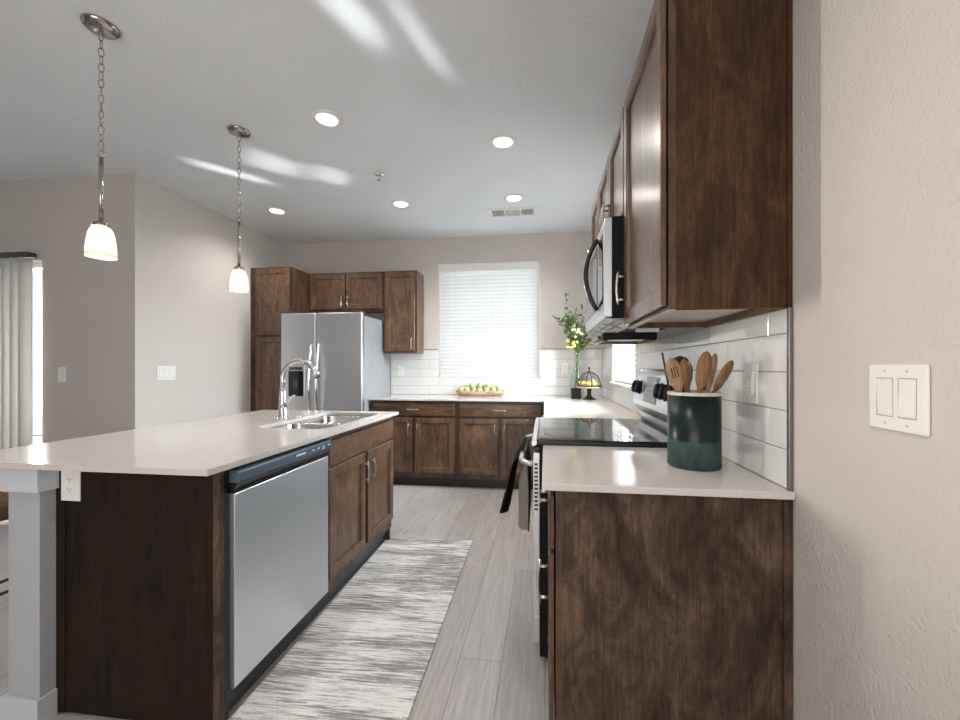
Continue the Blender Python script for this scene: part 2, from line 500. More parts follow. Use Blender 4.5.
class MB:
    def __init__(self):
        self.bm = bmesh.new()

    def _merge(self, t, mx=None, smooth=False):
        if mx is not None:
            t.transform(mx)
        me = bpy.data.meshes.new('t')
        for f in t.faces:
            f.smooth = smooth
        t.to_mesh(me)
        t.free()
        self.bm.from_mesh(me)
        bpy.data.meshes.remove(me)
        return self

    def box(self, x0, x1, y0, y1, z0, z1, bev=0.0, seg=2, mx=None, smooth=False):
        t = bmesh.new()
        bmesh.ops.create_cube(t, size=1)
        for v in t.verts:
            v.co = Vector(((x0 + x1) / 2 + v.co.x * (x1 - x0), (y0 + y1) / 2 + v.co.y * (y1 - y0), (z0 + z1) / 2 + v.co.z * (z1 - z0)))
        if bev > 0:
            bmesh.ops.bevel(t, geom=list(t.edges), offset=bev, segments=seg, affect='EDGES', profile=0.5)
        return self._merge(t, mx, smooth)

    def loft(self, loops, cap0=True, cap1=True, closed=True, smooth=True, mx=None):
        t = bmesh.new()
        vl = [[t.verts.new(p) for p in lp] for lp in loops]
        n = len(vl[0])
        for a, b in zip(vl[:-1], vl[1:]):
            for i in range(n if closed else n - 1):
                j = (i + 1) % n
                try:
                    t.faces.new((a[i], a[j], b[j], b[i]))
                except ValueError:
                    pass
        if cap0:
            t.faces.new(list(reversed(vl[0])))
        if cap1:
            t.faces.new(vl[-1])
        bmesh.ops.recalc_face_normals(t, faces=list(t.faces))
        return self._merge(t, mx, smooth)

    def lathe(self, prof, c=(0, 0, 0), n=32, mx=None, cap0=True, cap1=True, smooth=True):
        loops = []
        for r, z in prof:
            r = max(r, 0.0002)
            loops.append([Vector((c[0] + r * math.cos(2 * PI * k / n), c[1] + r * math.sin(2 * PI * k / n), c[2] + z)) for k in range(n)])
        return self.loft(loops, cap0, cap1, True, smooth, mx)

    def tube(self, pts, r, n=10, smooth=True, cap=True):
        pts = [Vector(p) for p in pts]
        rs = r if isinstance(r, (list, tuple)) else [r] * len(pts)
        loops = []
        up = Vector((0, 0, 1))
        t0 = (pts[1] - pts[0]).normalized()
        if abs(t0.dot(up)) > 0.95:
            up = Vector((0.3, 1, 0)).normalized()
        a = t0.cross(up).normalized()
        for i, p in enumerate(pts):
            if i == 0:
                t = pts[1] - pts[0]
            elif i == len(pts) - 1:
                t = pts[-1] - pts[-2]
            else:
                t = pts[i + 1] - pts[i - 1]
            t.normalize()
            a = (a - t * a.dot(t)).normalized()
            b = t.cross(a)
            loops.append([p + (a * math.cos(2 * PI * k / n) + b * math.sin(2 * PI * k / n)) * rs[i] for k in range(n)])
        return self.loft(loops, cap, cap, True, smooth)

    def cyl(self, p0, p1, r, n=20, r2=None):
        return self.tube([p0, p1], [r, r if r2 is None else r2], n)

    def prism(self, poly, axis, a0, a1, smooth=False, bev=0.0):
        def mk(p, a):
            return {'x': (a, p[0], p[1]), 'y': (p[0], a, p[1]), 'z': (p[0], p[1], a)}[axis]
        t = bmesh.new()
        A = [t.verts.new(mk(p, a0)) for p in poly]
        B = [t.verts.new(mk(p, a1)) for p in poly]
        n = len(poly)
        for i in range(n):
            t.faces.new((A[i], A[(i + 1) % n], B[(i + 1) % n], B[i]))
        t.faces.new(list(reversed(A)))
        t.faces.new(B)
        bmesh.ops.recalc_face_normals(t, faces=list(t.faces))
        if bev > 0:
            bmesh.ops.bevel(t, geom=list(t.edges), offset=bev, segments=2, affect='EDGES', profile=0.5)
        return self._merge(t, None, smooth)

    def sphere(self, c, r, sc=(1, 1, 1), u=16, v=10, mx=None):
        t = bmesh.new()
        bmesh.ops.create_uvsphere(t, u_segments=u, v_segments=v, radius=r)
        for q in t.verts:
            q.co = Vector((q.co.x * sc[0], q.co.y * sc[1], q.co.z * sc[2]))
        if mx is not None:
            t.transform(mx)
            mx = None
        for q in t.verts:
            q.co = q.co + Vector(c)
        return self._merge(t, None, True)

    def holed(self, outer, inner, z0, z1):
        """flat slab with a hole"""
        t = bmesh.new()
        def ring(pts):
            vs = [t.verts.new((p[0], p[1], z0)) for p in pts]
            return [t.edges.new((vs[i], vs[(i + 1) % len(vs)])) for i in range(len(vs))]
        e = ring(outer) + ring(inner)
        r = bmesh.ops.triangle_fill(t, edges=e, use_beauty=True)
        fs = [g for g in r['geom'] if isinstance(g, bmesh.types.BMFace)]
        ex = bmesh.ops.extrude_face_region(t, geom=fs)
        for g in ex['geom']:
            if isinstance(g, bmesh.types.BMVert):
                g.co.z = z1
        bmesh.ops.recalc_face_normals(t, faces=list(t.faces))
        return self._merge(t)


def rrect(x0, x1, y0, y1, r, z=None, n=6):
    out = []
    for cx, cy, a in ((x1 - r, y1 - r, 0), (x0 + r, y1 - r, 1), (x0 + r, y0 + r, 2), (x1 - r, y0 + r, 3)):
        for k in range(n + 1):
            t = (a + k / n) * PI / 2
            p = (cx + r * math.cos(t), cy + r * math.sin(t))
            out.append(p if z is None else Vector((p[0], p[1], z)))
    return out


def thing(name, label, cat, loc=(0, 0, 0), group=None):
    o = bpy.data.objects.new(name, None)
    o.empty_display_size = 0.05
    COL.objects.link(o)
    o.location = loc
    o['label'] = label
    o['category'] = cat
    if group:
        o['group'] = group
    return o


def wloc(o):
    v = Vector((0, 0, 0))
    while o:
        v += o.location
        o = o.parent
    return v


def obj(name, mb, m, parent=None, label=None):
    """link the built shape (given in room coordinates) as ONE mesh object"""
    me = bpy.data.meshes.new(name)
    if parent is not None:
        mb.bm.transform(Matrix.Translation(-wloc(parent)))
    mb.bm.to_mesh(me)
    mb.bm.free()
    me.materials.append(m)
    o = bpy.data.objects.new(name, me)
    COL.objects.link(o)
    if parent is not None:
        o.parent = parent
    if label:
        o['label'] = label
    return o


def solo(name, mb, m, label, cat, group=None, origin=None):
    me = bpy.data.meshes.new(name)
    if origin is not None:
        mb.bm.transform(Matrix.Translation(-Vector(origin)))
    mb.bm.to_mesh(me)
    mb.bm.free()
    me.materials.append(m)
    o = bpy.data.objects.new(name, me)
    COL.objects.link(o)
    if origin is not None:
        o.location = origin
    o['label'] = label
    o['category'] = cat
    if group:
        o['group'] = group
    return o


def struct(name, mb, m, parent=None):
    o = obj(name, mb, m, parent)
    if parent is None:
        o['kind'] = 'structure'
    return o


# ------------------------------------------------------------------ room constants
XW, YB, XL, YL, H = 0.641, 4.60, -3.19, 2.76, 2.764
XF, YF = -7.5, -2.4
C0, C1 = 0.894, 0.914
UZ0, UZ1 = 1.393, 2.307

struct('floor', MB().box(XF - .1, XW + .15, YF - .1, YB + .15, -0.1, 0), M_FLOOR)
struct('ceiling', MB().box(XF - .1, XW + .15, YF - .1, YB + .15, H, H + .1), M_CEIL)
# right wall with the window beyond the range
WY0, WY1, WZ0, WZ1 = 2.96, 3.92, 1.10, 2.45
b = MB()
b.box(XW, XW + .14, YF, WY0, 0, H).box(XW, XW + .14, WY1, YB + .14, 0, H)
b.box(XW, XW + .14, WY0, WY1, 0, WZ0).box(XW, XW + .14, WY0, WY1, WZ1, H)
struct('wall_right', b, M_WALL)
BX0, BX1, BZ0, BZ1 = -1.246, -0.062, 1.115, 2.452
b = MB()
b.box(XL - .14, BX0, YB, YB + .14, 0, H).box(BX1, XW, YB, YB + .14, 0, H)
b.box(BX0, BX1, YB, YB + .14, 0, BZ0).box(BX0, BX1, YB, YB + .14, BZ1, H)
struct('wall_back', b, M_WALL)
struct('wall_left', MB().box(XL - .14, XL, YL + .14, YB, 0, H), M_WALL)
DX0, DX1, DZ1 = -6.1, -4.045, 2.105
b = MB()
b.box(DX1, XL, YL, YL + .14, 0, H).box(XF, DX0, YL, YL + .14, 0, H).box(DX0, DX1, YL, YL + .14, DZ1, H)
struct('wall_dining', b, M_WALL)
b = MB()
b.box(XF - .14, XF, YF, YL + .14, 0, .25).box(XF - .14, XF, YF, YL + .14, 2.4, H)
b.box(XF - .14, XF, YF, -1.9, .25, 2.4).box(XF - .14, XF, 1.7, YL + .14, .25, 2.4)
struct('wall_side', b, M_WALL)
b = MB()
b.box(XF - .14, XW + .14, YF - .14, YF, 0, .25).box(XF - .14, XW + .14, YF - .14, YF, 2.4, H)
b.box(XF - .14, -2.25, YF - .14, YF, .25, 2.4).box(0.35, XW + .14, YF - .14, YF, .25, 2.4)
struct('wall_front', b, M_WALL)
struct('baseboard_left', MB().box(XL, XL + .014, YL, 4.0, 0, .10, .003), M_TRIM)
struct('baseboard_dining', MB().box(DX1 + .02, XL + .014, YL - .014, YL, 0, .10, .003), M_TRIM)
struct('baseboard_right', MB().box(XW - .014, XW, YF, 1.12, 0, .10, .003), M_TRIM)

# ------------------------------------------------------------------ windows


def frame_x(b, x0, x1, y, z0, z1, w=.045, t=.05):
    b.box(x0, x1, y, y + t, z0, z0 + w).box(x0, x1, y, y + t, z1 - w, z1)
    b.box(x0, x0 + w, y, y + t, z0 + w, z1 - w).box(x1 - w, x1, y, y + t, z0 + w, z1 - w)


def frame_y(b, x, y0, y1, z0, z1, w=.045, t=.05):
    b.box(x, x + t, y0, y1, z0, z0 + w).box(x, x + t, y0, y1, z1 - w, z1)
    b.box(x, x + t, y0, y0 + w, z0 + w, z1 - w).box(x, x + t, y1 - w, y1, z0 + w, z1 - w)


e = bpy.data.objects.new('window_1', None)
COL.objects.link(e)
e.location = (BX0, YB + .1, BZ0)
e['kind'] = 'structure'
b = MB()
frame_x(b, BX0, BX1, YB + .085, BZ0, BZ1)
b.box(BX0 + .045, BX1 - .045, YB + .09, YB + .13, 1.76, 1.80)
obj('window_frame', b, M_TRIM, e)
obj('window_pane', MB().box(BX0 + .045, BX1 - .045, YB + .108, YB + .112, BZ0 + .045, BZ1 - .045), M_PANE, e)
obj('window_sill', MB().box(BX0, BX1, YB - .012, YB + .085, BZ0 - .018, BZ0, .003), M_TRIM, e)

e = bpy.data.objects.new('window_2', None)
COL.objects.link(e)
e.location = (XW + .1, WY0, WZ0)
e['kind'] = 'structure'
b = MB()
frame_y(b, XW + .085, WY0, WY1, WZ0, WZ1)
b.box(XW + .09, XW + .13, WY0 + .045, WY1 - .045, 1.76, 1.80)
obj('window_frame', b, M_TRIM, e)
obj('window_pane', MB().box(XW + .108, XW + .112, WY0 + .045, WY1 - .045, WZ0 + .045, WZ1 - .045), M_PANE, e)
obj('window_sill', MB().box(XW - .03, XW + .085, WY0 - .02, WY1 + .02, WZ0 - .02, WZ0, .003), M_TRIM, e)

for nm, vert in (('window_3', False), ('window_4', True)):
    e = bpy.data.objects.new(nm, None)
    COL.objects.link(e)
    e['kind'] = 'structure'
    b = MB()
    g = MB()
    if not vert:
        e.location = (-.95, YF, .25)
        for k in range(3):
            frame_x(b, -2.25 + .8667 * k, -1.3833 + .8667 * k, YF - .09, .25, 2.4, .05)
        g.box(-2.2, .3, YF - .07, YF - .066, .3, 2.35)
    else:
        e.location = (XF, -.6, .25)
        for k in range(4):
            frame_y(b, XF - .09, -1.9 + .9 * k, -1.0 + .9 * k, .25, 2.4, .05)
        g.box(XF - .07, XF - .066, -1.85, 1.65, .3, 2.35)
    obj('window_frame', b, M_TRIM, e)
    obj('window_pane', g, M_PANE, e)

# sliding door
e = bpy.data.objects.new('door_1', None)
COL.objects.link(e)
e.location = (DX1, YL + .07, 0)
e['kind'] = 'structure'
b = MB()
frame_x(b, DX0, DX1, YL + .05, .01, DZ1, .05, .06)
b.box(-5.10, -5.04, YL + .05, YL + .11, .06, DZ1 - .05)
obj('door_frame', b, M_TRIM, e)
obj('door_pane', MB().box(DX0 + .05, DX1 - .05, YL + .078, YL + .082, .06, DZ1 - .05), M_PANE, e)
# outside, seen as a sliver beside the vanes
# unseen overhang added to block sun above the range and back windows
struct('trim_sun_block', MB().box(XW + .15, XW + 1.05, -1.0, YB + .7, 2.80, 2.90).box(-2.5, XW + .149, YB + .16, YB + .7, 2.80, 2.90), M_TRIM)
struct('wall_patio', MB().box(-12, -3.6, 6.2, 6.4, 0, 3.2), M_BRICK)
struct('floor_patio', MB().box(-12, -3.34, 2.95, 6.2, -.12, -.02), M_CONC)


def blind(name, label, x0, x1, y0, y1, z0, z1, along, tilt, pitch, group=None):
    """horizontal slat blind; along = 'x' or 'y'"""
    t = thing(name, label, 'window blind', ((x0 + x1) / 2, (y0 + y1) / 2, z0), group)
    yc, xc = (y0 + y1) / 2, (x0 + x1) / 2
    s = MB()
    z = z1 - .115
    ca, sa = math.cos(tilt), math.sin(tilt)
    hw, th = .026, .0014
    while z > z0 + .035:
        poly = []
        for dx, dz in ((-hw, -th), (0, -th + .003), (hw, -th), (hw, th), (0, th + .003), (-hw, th)):
            poly.append((dx * ca - dz * sa, dx * sa + dz * ca + z))
        if along == 'x':
            s.prism([(p[0] + yc, p[1]) for p in poly], 'x', x0 + .006, x1 - .006)
        else:
            s.prism([(p[0] + xc, p[1]) for p in poly], 'y', y0 + .006, y1 - .006)
        z -= pitch
    obj('slats', s, M_SLAT, t)
    v = MB()
    if along == 'x':
        v.box(x0, x1, y0 - .012, y0, z1 - .096, z1, .004)
        v.box(x0 + .004, x1 - .004, y0, y1, z1 - .05, z1)
    else:
        v.box(x0 - .012, x0, y0, y1, z1 - .096, z1, .004)
        v.box(x0, x1, y0 + .004, y1 - .004, z1 - .05, z1)
    obj('valance', v, M_WHITE, t)
    r = MB()
    if along == 'x':
        r.box(x0 + .006, x1 - .006, yc - .026, yc + .026, z0, z0 + .018, .004)
    else:
        r.box(xc - .026, xc + .026, y0 + .006, y1 - .006, z0, z0 + .018, .004)
    obj('bottom_rail', r, M_WHITE, t)
    c = MB()
    L = (x1 - x0) if along == 'x' else (y1 - y0)
    for f in (.13, .5, .72, .9):
        if along == 'x':
            for q in (yc - .028, yc + .028):
                c.box(x0 + L * f - .0015, x0 + L * f + .0015, q - .001, q + .001, z0 + .01, z1 - .05)
        else:
            for q in (xc - .028, xc + .028):
                c.box(q - .001, q + .001, y0 + L * f - .0015, y0 + L * f + .0015, z0 + .01, z1 - .05)
    obj('ladder_cord', c, M_WHITE, t)
    return t


blind('window_blind', 'white horizontal slat blind in the window over the back counter', BX0 + .004, BX1 - .004, YB + .006, YB + .066, BZ0 + .004, BZ1 - .002, 'x', -1.15, .0434)
blind('window_blind', 'white slat blind in the small window beyond the range, under the microwave edge', XW + .010, XW + .072, WY0 + .004, WY1 - .004, WZ0 + .004, WZ1 - .002, 'y', 0.60, .0412)

t = thing('vertical_blind', 'white vertical vane blind on the sliding patio door', 'window blind', (-5.05, YL - .06, 0))
obj('headrail', MB().box(-6.12, -4.05, YL - .10, YL - .03, 2.112, 2.148, .004), M_DKGREY, t)
x = -4.108
k = 0
while x > -6.1:
    mx = Matrix.Translation((x, YL - .065, 0)) @ Matrix.Rotation(math.radians(28), 4, 'Z')
    vb = MB()
    vb.loft([[mx @ Vector((q, .006 * (1 - (q / .0445) ** 2), zz)) for q in (-.0445, -.022, 0, .022, .0445)] + [mx @ Vector((q, .006 * (1 - (q / .0445) ** 2) - .0012, zz)) for q in (.0445, .022, 0, -.022, -.0445)] for zz in (.03, 2.108)])
    obj('vane', vb, M_VANE, t)
    x -= .079
    k += 1

# ------------------------------------------------------------------ tile backsplash
TP, TL = .103, .402


def tiles_on(fixed, u0, u1, z0, z1, holes, phase, axis):
    """axis 'y': right wall (x fixed), 'x': back wall (y fixed)"""
    b = MB()
    g = .0015
    row = 0
    z = z0
    rnd = random.Random(3)
    while z < z1 - .004:
        zt = min(z + TP, z1)
        u = phase - 20 * TL + [0.254, 0.0, 0.128][row % 3]
        while u < u1:
            a, c = max(u, u0), min(u + TL, u1)
            if c - a > .006:
                segs = [(a, c, z, zt)]
                for (h0, h1, hz0, hz1) in holes:
                    ns = []
                    for (p, q, r0, r1) in segs:
                        if q <= h0 or p >= h1 or r1 <= hz0 or r0 >= hz1:
                            ns.append((p, q, r0, r1))
                            continue
                        if p < h0:
                            ns.append((p, h0, r0, r1))
                        if q > h1:
                            ns.append((h1, q, r0, r1))
                        mp, mq = max(p, h0), min(q, h1)
                        if r0 < hz0:
                            ns.append((mp, mq, r0, hz0))
                        if r1 > hz1:
                            ns.append((mp, mq, hz1, r1))
                    segs = ns
                for (p, q, r0, r1) in segs:
                    if q - p < .006 or r1 - r0 < .006:
                        continue
                    tilt = Matrix.Rotation(rnd.uniform(-.0022, .0022), 4, 'Z') @ Matrix.Rotation(rnd.uniform(-.003, .003), 4, 'X' if axis == 'x' else 'Y')
                    cu, cz = (p + q) / 2, (r0 + r1) / 2
                    hu, hz = (q - p) / 2 - g, (r1 - r0) / 2 - g
                    if axis == 'y':
                        b.box(-.0055, .0015, -hu, hu, -hz, hz, .0012, 2, Matrix.Translation((fixed - .0025, cu, cz)) @ tilt)
                    else:
                        b.box(-hu, hu, -.0055, .0015, -hz, hz, .0012, 2, Matrix.Translation((cu, fixed - .0025, cz)) @ tilt)
            u += TL
        z += TP
        row += 1
    return b


def backsplash(nm, axis, fixed, u0, u1, z0, z1, holes, phase, grout):
    e = bpy.data.objects.new(nm, None)
    COL.objects.link(e)
    e['kind'] = 'structure'
    e.location = (fixed, u0, z0) if axis == 'y' else (u0, fixed, z0)
    obj('tile', tiles_on(fixed, u0, u1, z0, z1, holes, phase, axis), M_TILE, e)
    obj('grout', grout, M_GROUT, e)
    return e


g = MB()
ge = .0045
g.box(XW - ge, XW, 1.142, WY0, C1, UZ0).box(XW - ge, XW, WY0, WY1, C1, WZ0 - .02).box(XW - ge, XW, WY1, YB, C1, 1.44)
bs = backsplash('trim_backsplash_right', 'y', XW, 1.142, 2.81, C1 + .001, UZ0, [], 1.234, g)
obj('tile', tiles_on(XW, 2.81, YB - .009, C1 + .001, 1.44, [(WY0 - .02, WY1 + .02, WZ0 - .02, 9)], 1.234, 'y'), M_TILE, bs)
obj('metal_edge', MB().box(XW - .011, XW, 1.130, 1.141, C1, UZ0, .001), M_EDGE, bs)
obj('metal_edge', MB().box(XW - .011, XW, WY1 + .02, YB - .01, 1.441, 1.449, .001), M_EDGE, bs)
g = MB()
g.box(-1.83, BX0, YB - ge, YB, C1, 1.44).box(BX1, XW, YB - ge, YB, C1, 1.44).box(BX0, BX1, YB - ge, YB, C1, BZ0 - .02)
bs = backsplash('trim_backsplash_back', 'x', YB, -1.83, XW - .009, C1 + .001, 1.44, [(BX0, BX1, BZ0 - .019, 9)], -0.40, g)
b = MB()
b.box(-1.83, BX0, YB - .011, YB, 1.441, 1.449, .001).box(BX1, XW, YB - .011, YB, 1.441, 1.449, .001)
obj('metal_edge', b, M_EDGE, bs)

# ------------------------------------------------------------------ cabinet pieces


def fmat(kind, px, py):
    """local frame: u across, n outward, z up. kind 'x-': faces -x (u runs along +y); 'y-': faces -y (u runs +x); 'x+': faces +x"""
    if kind == 'x-':
        return Matrix(((0, -1, 0, px), (1, 0, 0, py), (0, 0, 1, 0), (0, 0, 0, 1)))
    if kind == 'x+':
        return Matrix(((0, 1, 0, px), (1, 0, 0, py), (0, 0, 1, 0), (0, 0, 0, 1)))
    return Matrix(((1, 0, 0, px), (0, -1, 0, py), (0, 0, 1, 0), (0, 0, 0, 1)))


def front_panel(mx, u0, u1, z0, z1, fr=.055, th=.019, flat=False):
    b = MB()
    def rect(i, n):
        return [mx @ Vector((u0 + i, n, z0 + i)), mx @ Vector((u1 - i, n, z0 + i)), mx @ Vector((u1 - i, n, z1 - i)), mx @ Vector((u0 + i, n, z1 - i))]
    if flat:
        L = [rect(0, .005), rect(0, th - .004), rect(.004, th)]
    else:
        L = [rect(0, .005), rect(0, th - .003), rect(.003, th), rect(fr - .010, th), rect(fr - .008, th - .003), rect(fr - .004, th - .003), rect(fr, th - .005), rect(fr + .002, th - .0135), rect(fr + .010, th - .0135)]
    b.loft(L, True, True, True, False)
    return b


def pull(mx, u, z, vert, n0=.019, L=.128):
    """arched bar pull with two posts"""
    b = MB()
    h = L / 2
    def P(s, n):
        return mx @ (Vector((u, n, z + s)) if vert else Vector((u + s, n, z)))
    b.tube([P(-h * 1.02 + 2 * h * 1.02 * k / 10, n0 + .026 + .007 * math.sin(PI * k / 10)) for k in range(11)], [.0035] + [.0052] * 9 + [.0035], 8)
    for s in (-h * .72, h * .72):
        b.tube([P(s, n0 - .001), P(s, n0 + .029)], .0048, 8)
    return b


def add_door(parent, mx, u0, u1, z0, z1, hu, hz, m=None, fr=.055, name='door', vert=True, flat=False, handle=True, L=.128):
    d = obj(name, front_panel(mx, u0, u1, z0, z1, fr, flat=flat), m or M_WOODZ, parent)
    if handle:
        obj('handle', pull(mx, hu, hz, vert, L=L), M_NICKEL, d)
    return d


# ---- near base cabinet right of the picture
YP = 1.137
t = thing('base_cabinet', 'dark wood base cabinet with blotchy end panel under the near quartz counter', 'cabinet', (.33, 1.4, 0))
b = MB()
b.box(.047, XW - .002, YP + .018, 1.670, .10, C0 - .002).box(.10, XW - .002, YP + .018, 1.670, 0, .10)
obj('body', b, M_WOODY, t)
pb = MB()
pb.prism([(.047, .10), (.10, .10), (.10, .0), (.628, .0), (.628, C0 - .002), (.047, C0 - .002)], 'y', YP + .0005, YP + .018)
obj('end_panel', pb, M_END, t)
obj('scribe_strip', MB().box(.618, .6385, YP - .010, YP + .0004, 0, C0 - .002, .002), M_END, t)
fb = MB()
fb.box(.030, .047, YP + .0005, 1.670, .10, C0 - .002)
obj('face_frame', fb, M_FRAME_SHADE, t)
mx = fmat('x-', .030, 0)
add_door(t, mx, YP + .025, 1.655, .715, .865, 1.40, .79, M_WOODY, name='drawer', vert=False, flat=True)
add_door(t, mx, YP + .025, 1.655, .125, .70, YP + .06, .60)

# ---- counters
def slab(b, x0, x1, y0, y1):
    b.box(x0, x1, y0, y1, C0, C1, .0025, 2)


b = MB()
slab(b, -.009, XW - .001, 1.119, 1.672)
solo('countertop', b, M_QUARTZ, 'short near quartz countertop at right holding the teal utensil crock', 'countertop', origin=(.3, 1.4, C0))
b = MB()
b.prism([(-.009, 2.449), (XW - .001, 2.449), (XW - .001, YB - .001), (-1.815, YB - .001), (-1.815, 3.951), (-.009, 3.951)], 'z', C0, C1, bev=.0025)
solo('countertop', b, M_QUARTZ, 'L shaped quartz countertop under the back window, beyond the range', 'countertop', origin=(-.6, 4.2, C0))

# island top with sink cut out
IX0, IX1, IY0, IY1 = -2.115, -1.053, 1.134, 2.790
SX0, SX1, SY0, SY1 = -1.545, -1.140, 1.950, 2.690
b = MB()
b.holed([(IX0, IY0), (IX1, IY0), (IX1, IY1), (IX0, IY1)], rrect(SX0, SX1, SY0, SY1, .07), C0, C1)
solo('countertop', b, M_QUARTZ, 'large quartz island countertop with the double sink let into it', 'countertop', origin=(-1.6, 1.96, C0))

# ---- double sink
t = thing('sink', 'stainless undermount double bowl sink in the island', 'sink', (-1.34, 2.32, .66))


def bowl(y0, y1):
    b = MB()
    L = []
    x0, x1 = SX0 - .002, SX1 + .002
    for (i, z, r) in ((-.02, .8925, .07), (0.0, .8925, .07), (.004, .885, .066), (.014, .74, .06), (.03, .705, .06), (.07, .695, .05)):
        L.append(rrect(x0 + i, x1 - i, y0 + i, y1 - i, r, z))
    b.loft(L, False, True)
    return b


obj('bowl', bowl(SY0 - .002, 2.308), M_SINK, t)
obj('bowl', bowl(2.334, SY1 + .002), M_SINK, t)
obj('divider', MB().box(SX0 + .01, SX1 - .01, 2.300, 2.342, .868, .878, .004), M_SINK, t)
for yy in (2.13, 2.51):
    obj('drain', MB().lathe([(.0, .6955), (.045, .6955), (.045, .699), (.036, .699), (.03, .697), (.0, .697)], (-1.34, yy, 0), 24), M_CHROME, t)

# ---- faucet
FX, FY = -1.622, 2.308
t = thing('faucet', 'tall stainless gooseneck pull-down faucet behind the island sink', 'faucet', (FX, FY, C1))
obj('body', MB().lathe([(.0, C1), (.030, C1), (.030, C1 + .006), (.026, C1 + .012), (.0205, C1 + .10), (.019, C1 + .17), (.0155, C1 + .19)], (FX, FY, 0), 24), M_STEELZ, t)
pts = [(FX, FY, C1 + .17), (FX, FY, C1 + .235)]
R = .113
arc = []
for k in range(0, 25):
    a = PI - k / 24 * PI * .88
    arc.append(Vector((FX + R + R * math.cos(a), FY, C1 + .248 + R * math.sin(a))))
dd = (arc[-1] - arc[-2]).normalized()
obj('spout', MB().tube([Vector(p) for p in pts] + arc[:18], .0140, 16), M_STEELZ, t)
hp_ = arc[17:] + [arc[-1] + dd * .03]
sp = obj('spray_head', MB().tube(hp_, [.0152, .0162, .0172, .0182, .019, .0196, .020, .020, .0195], 16), M_STEELZ, t)
obj('nozzle', MB().tube([hp_[-1] - dd * .002, hp_[-1] + dd * .005], [.017, .016], 16), M_BLACK, sp)
b = MB()
b.tube([(FX + .005, FY - .006, C1 + .078), (FX + .030, FY - .020, C1 + .085)], [.016, .014], 14)
b.tube([(FX + .026, FY - .018, C1 + .083), (FX + .055, FY - .030, C1 + .115), (FX + .085, FY - .040, C1 + .140), (FX + .112, FY - .048, C1 + .150)], [.010, .008, .0075, .008], 12)
obj('lever_handle', b, M_STEELZ, t)
solo('sink_hole_cover', MB().lathe([(0, C1), (.020, C1), (.020, C1 + .004), (.014, C1 + .010), (0, C1 + .011)], (-1.60, 2.43, 0), 20), M_CHROME,
     'small chrome cap on the island top just beyond the faucet', 'cap', origin=(-1.60, 2.43, C1))

# ---- island: half wall, end panel, dishwasher, sink cabinet
KX0, KX1 = -1.856, -1.728
struct('wall_island', MB().box(KX0, KX1, 1.172, 2.745, 0, .8075), M_KNEE)
b = MB()
b.box(KX0 - .018, KX1 + .016, 1.154, 2.762, .808, C0 - .001, .002)
struct('trim_island', b, M_TRIMG)
b = MB()
b.box(KX0 - .016, KX1 + .012, 1.156, 1.1715, 0, .098, .002).box(KX0 - .016, KX0 - .0005, 1.1716, 2.745, 0, .098, .002)
b.box(KX1 + .0005, KX1 + .012, 1.1716, 1.215, 0, .098, .002)
struct('baseboard_island', b, M_TRIMG)

t = thing('island_end_panel', 'dark streaky wood panel closing the near end of the island beside the dishwasher', 'cabinet panel', (-1.4, 1.23, 0))
obj('panel', MB().prism([(KX1 + .003, .012), (-1.112, .012), (-1.112, .10), (-1.112, C0 - .002), (KX1 + .003, C0 - .002)], 'y', 1.2205, 1.2385), M_ISLEND, t)
obj('edge_strip', MB().box(-1.1115, -1.086, 1.2195, 1.2385, .012, C0 - .002, .0015), M_END, t)
obj('edge_strip', MB().box(KX1 + .002, -1.690, 1.2165, 1.2200, .012, C0 - .002, .001), M_ISLEND, t)

# dishwasher
DY0, DY1 = 1.2635, 1.868
t = thing('dishwasher', 'stainless dishwasher with blue-black control strip in the island front', 'dishwasher', (-1.35, 1.566, 0))
obj('tub', MB().box(KX1 + .05, -1.112, 1.2405, DY1 + .001, .11, C0 - .003), M_BLACK, t)
obj('side_trim', MB().box(-1.111, -1.088, 1.2405, DY0 - .002, .02, C0 - .003), M_BLACK, t)
b = MB()
b.prism([(-1.111, .118), (-1.074, .118), (-1.068, .124), (-1.068, .797), (-1.111, .797)], 'y', DY0, DY1, bev=.0015)
obj('door_panel', b, M_STEELD, t)
b = MB()
b.prism([(-1.111, .8355), (-1.055, .8355), (-1.050, .842), (-1.051, .872), (-1.060, .879), (-1.111, .879)], 'y', DY0 - .001, DY1 + .001, bev=.002)
cp = obj('control_panel', b, M_PANEL, t)
b = MB()
b.prism([(-1.111, .7985), (-1.0665, .7985), (-1.0665, .818), (-1.057, .8345), (-1.111, .8345)], 'y', DY0 - .001, DY1 + .001, bev=.001)
obj('pocket_handle', b, M_BLACK, t)
obj('name_marking', MB().box(-1.0505, -1.0493, 1.585, 1.650, .855, .862), M_WHITEMARK, cp)
for k, yy in enumerate((1.70, 1.745, 1.785, 1.835)):
    obj('button_marking', MB().box(-1.0505, -1.0493, yy, yy + .018, .856, .8605), M_WHITEMARK, cp)
obj('button_marking', MB().box(-1.0505, -1.0493, 1.785, 1.803, .848, .852), M_WHITEMARK, cp)
obj('vent_light', MB().box(-1.0765, -1.0715, 1.555, 1.665, .7985, .8025), M_WHITEMARK, t)
obj('kick_plate', MB().box(-1.14, -1.105, DY0, DY1 - .12, .055, .112, .002), M_BLACK, t)
obj('toe_kick', MB().box(-1.14, -1.128, 1.2405, DY1, .0, .10), M_DKGREY, t)

# island sink cabinet
SCY0, SCY1 = 1.872, 2.745
t = thing('base_cabinet', 'dark wood sink cabinet with two doors in the island, next to the dishwasher', 'cabinet', (-1.4, 2.3, 0))
b = MB()
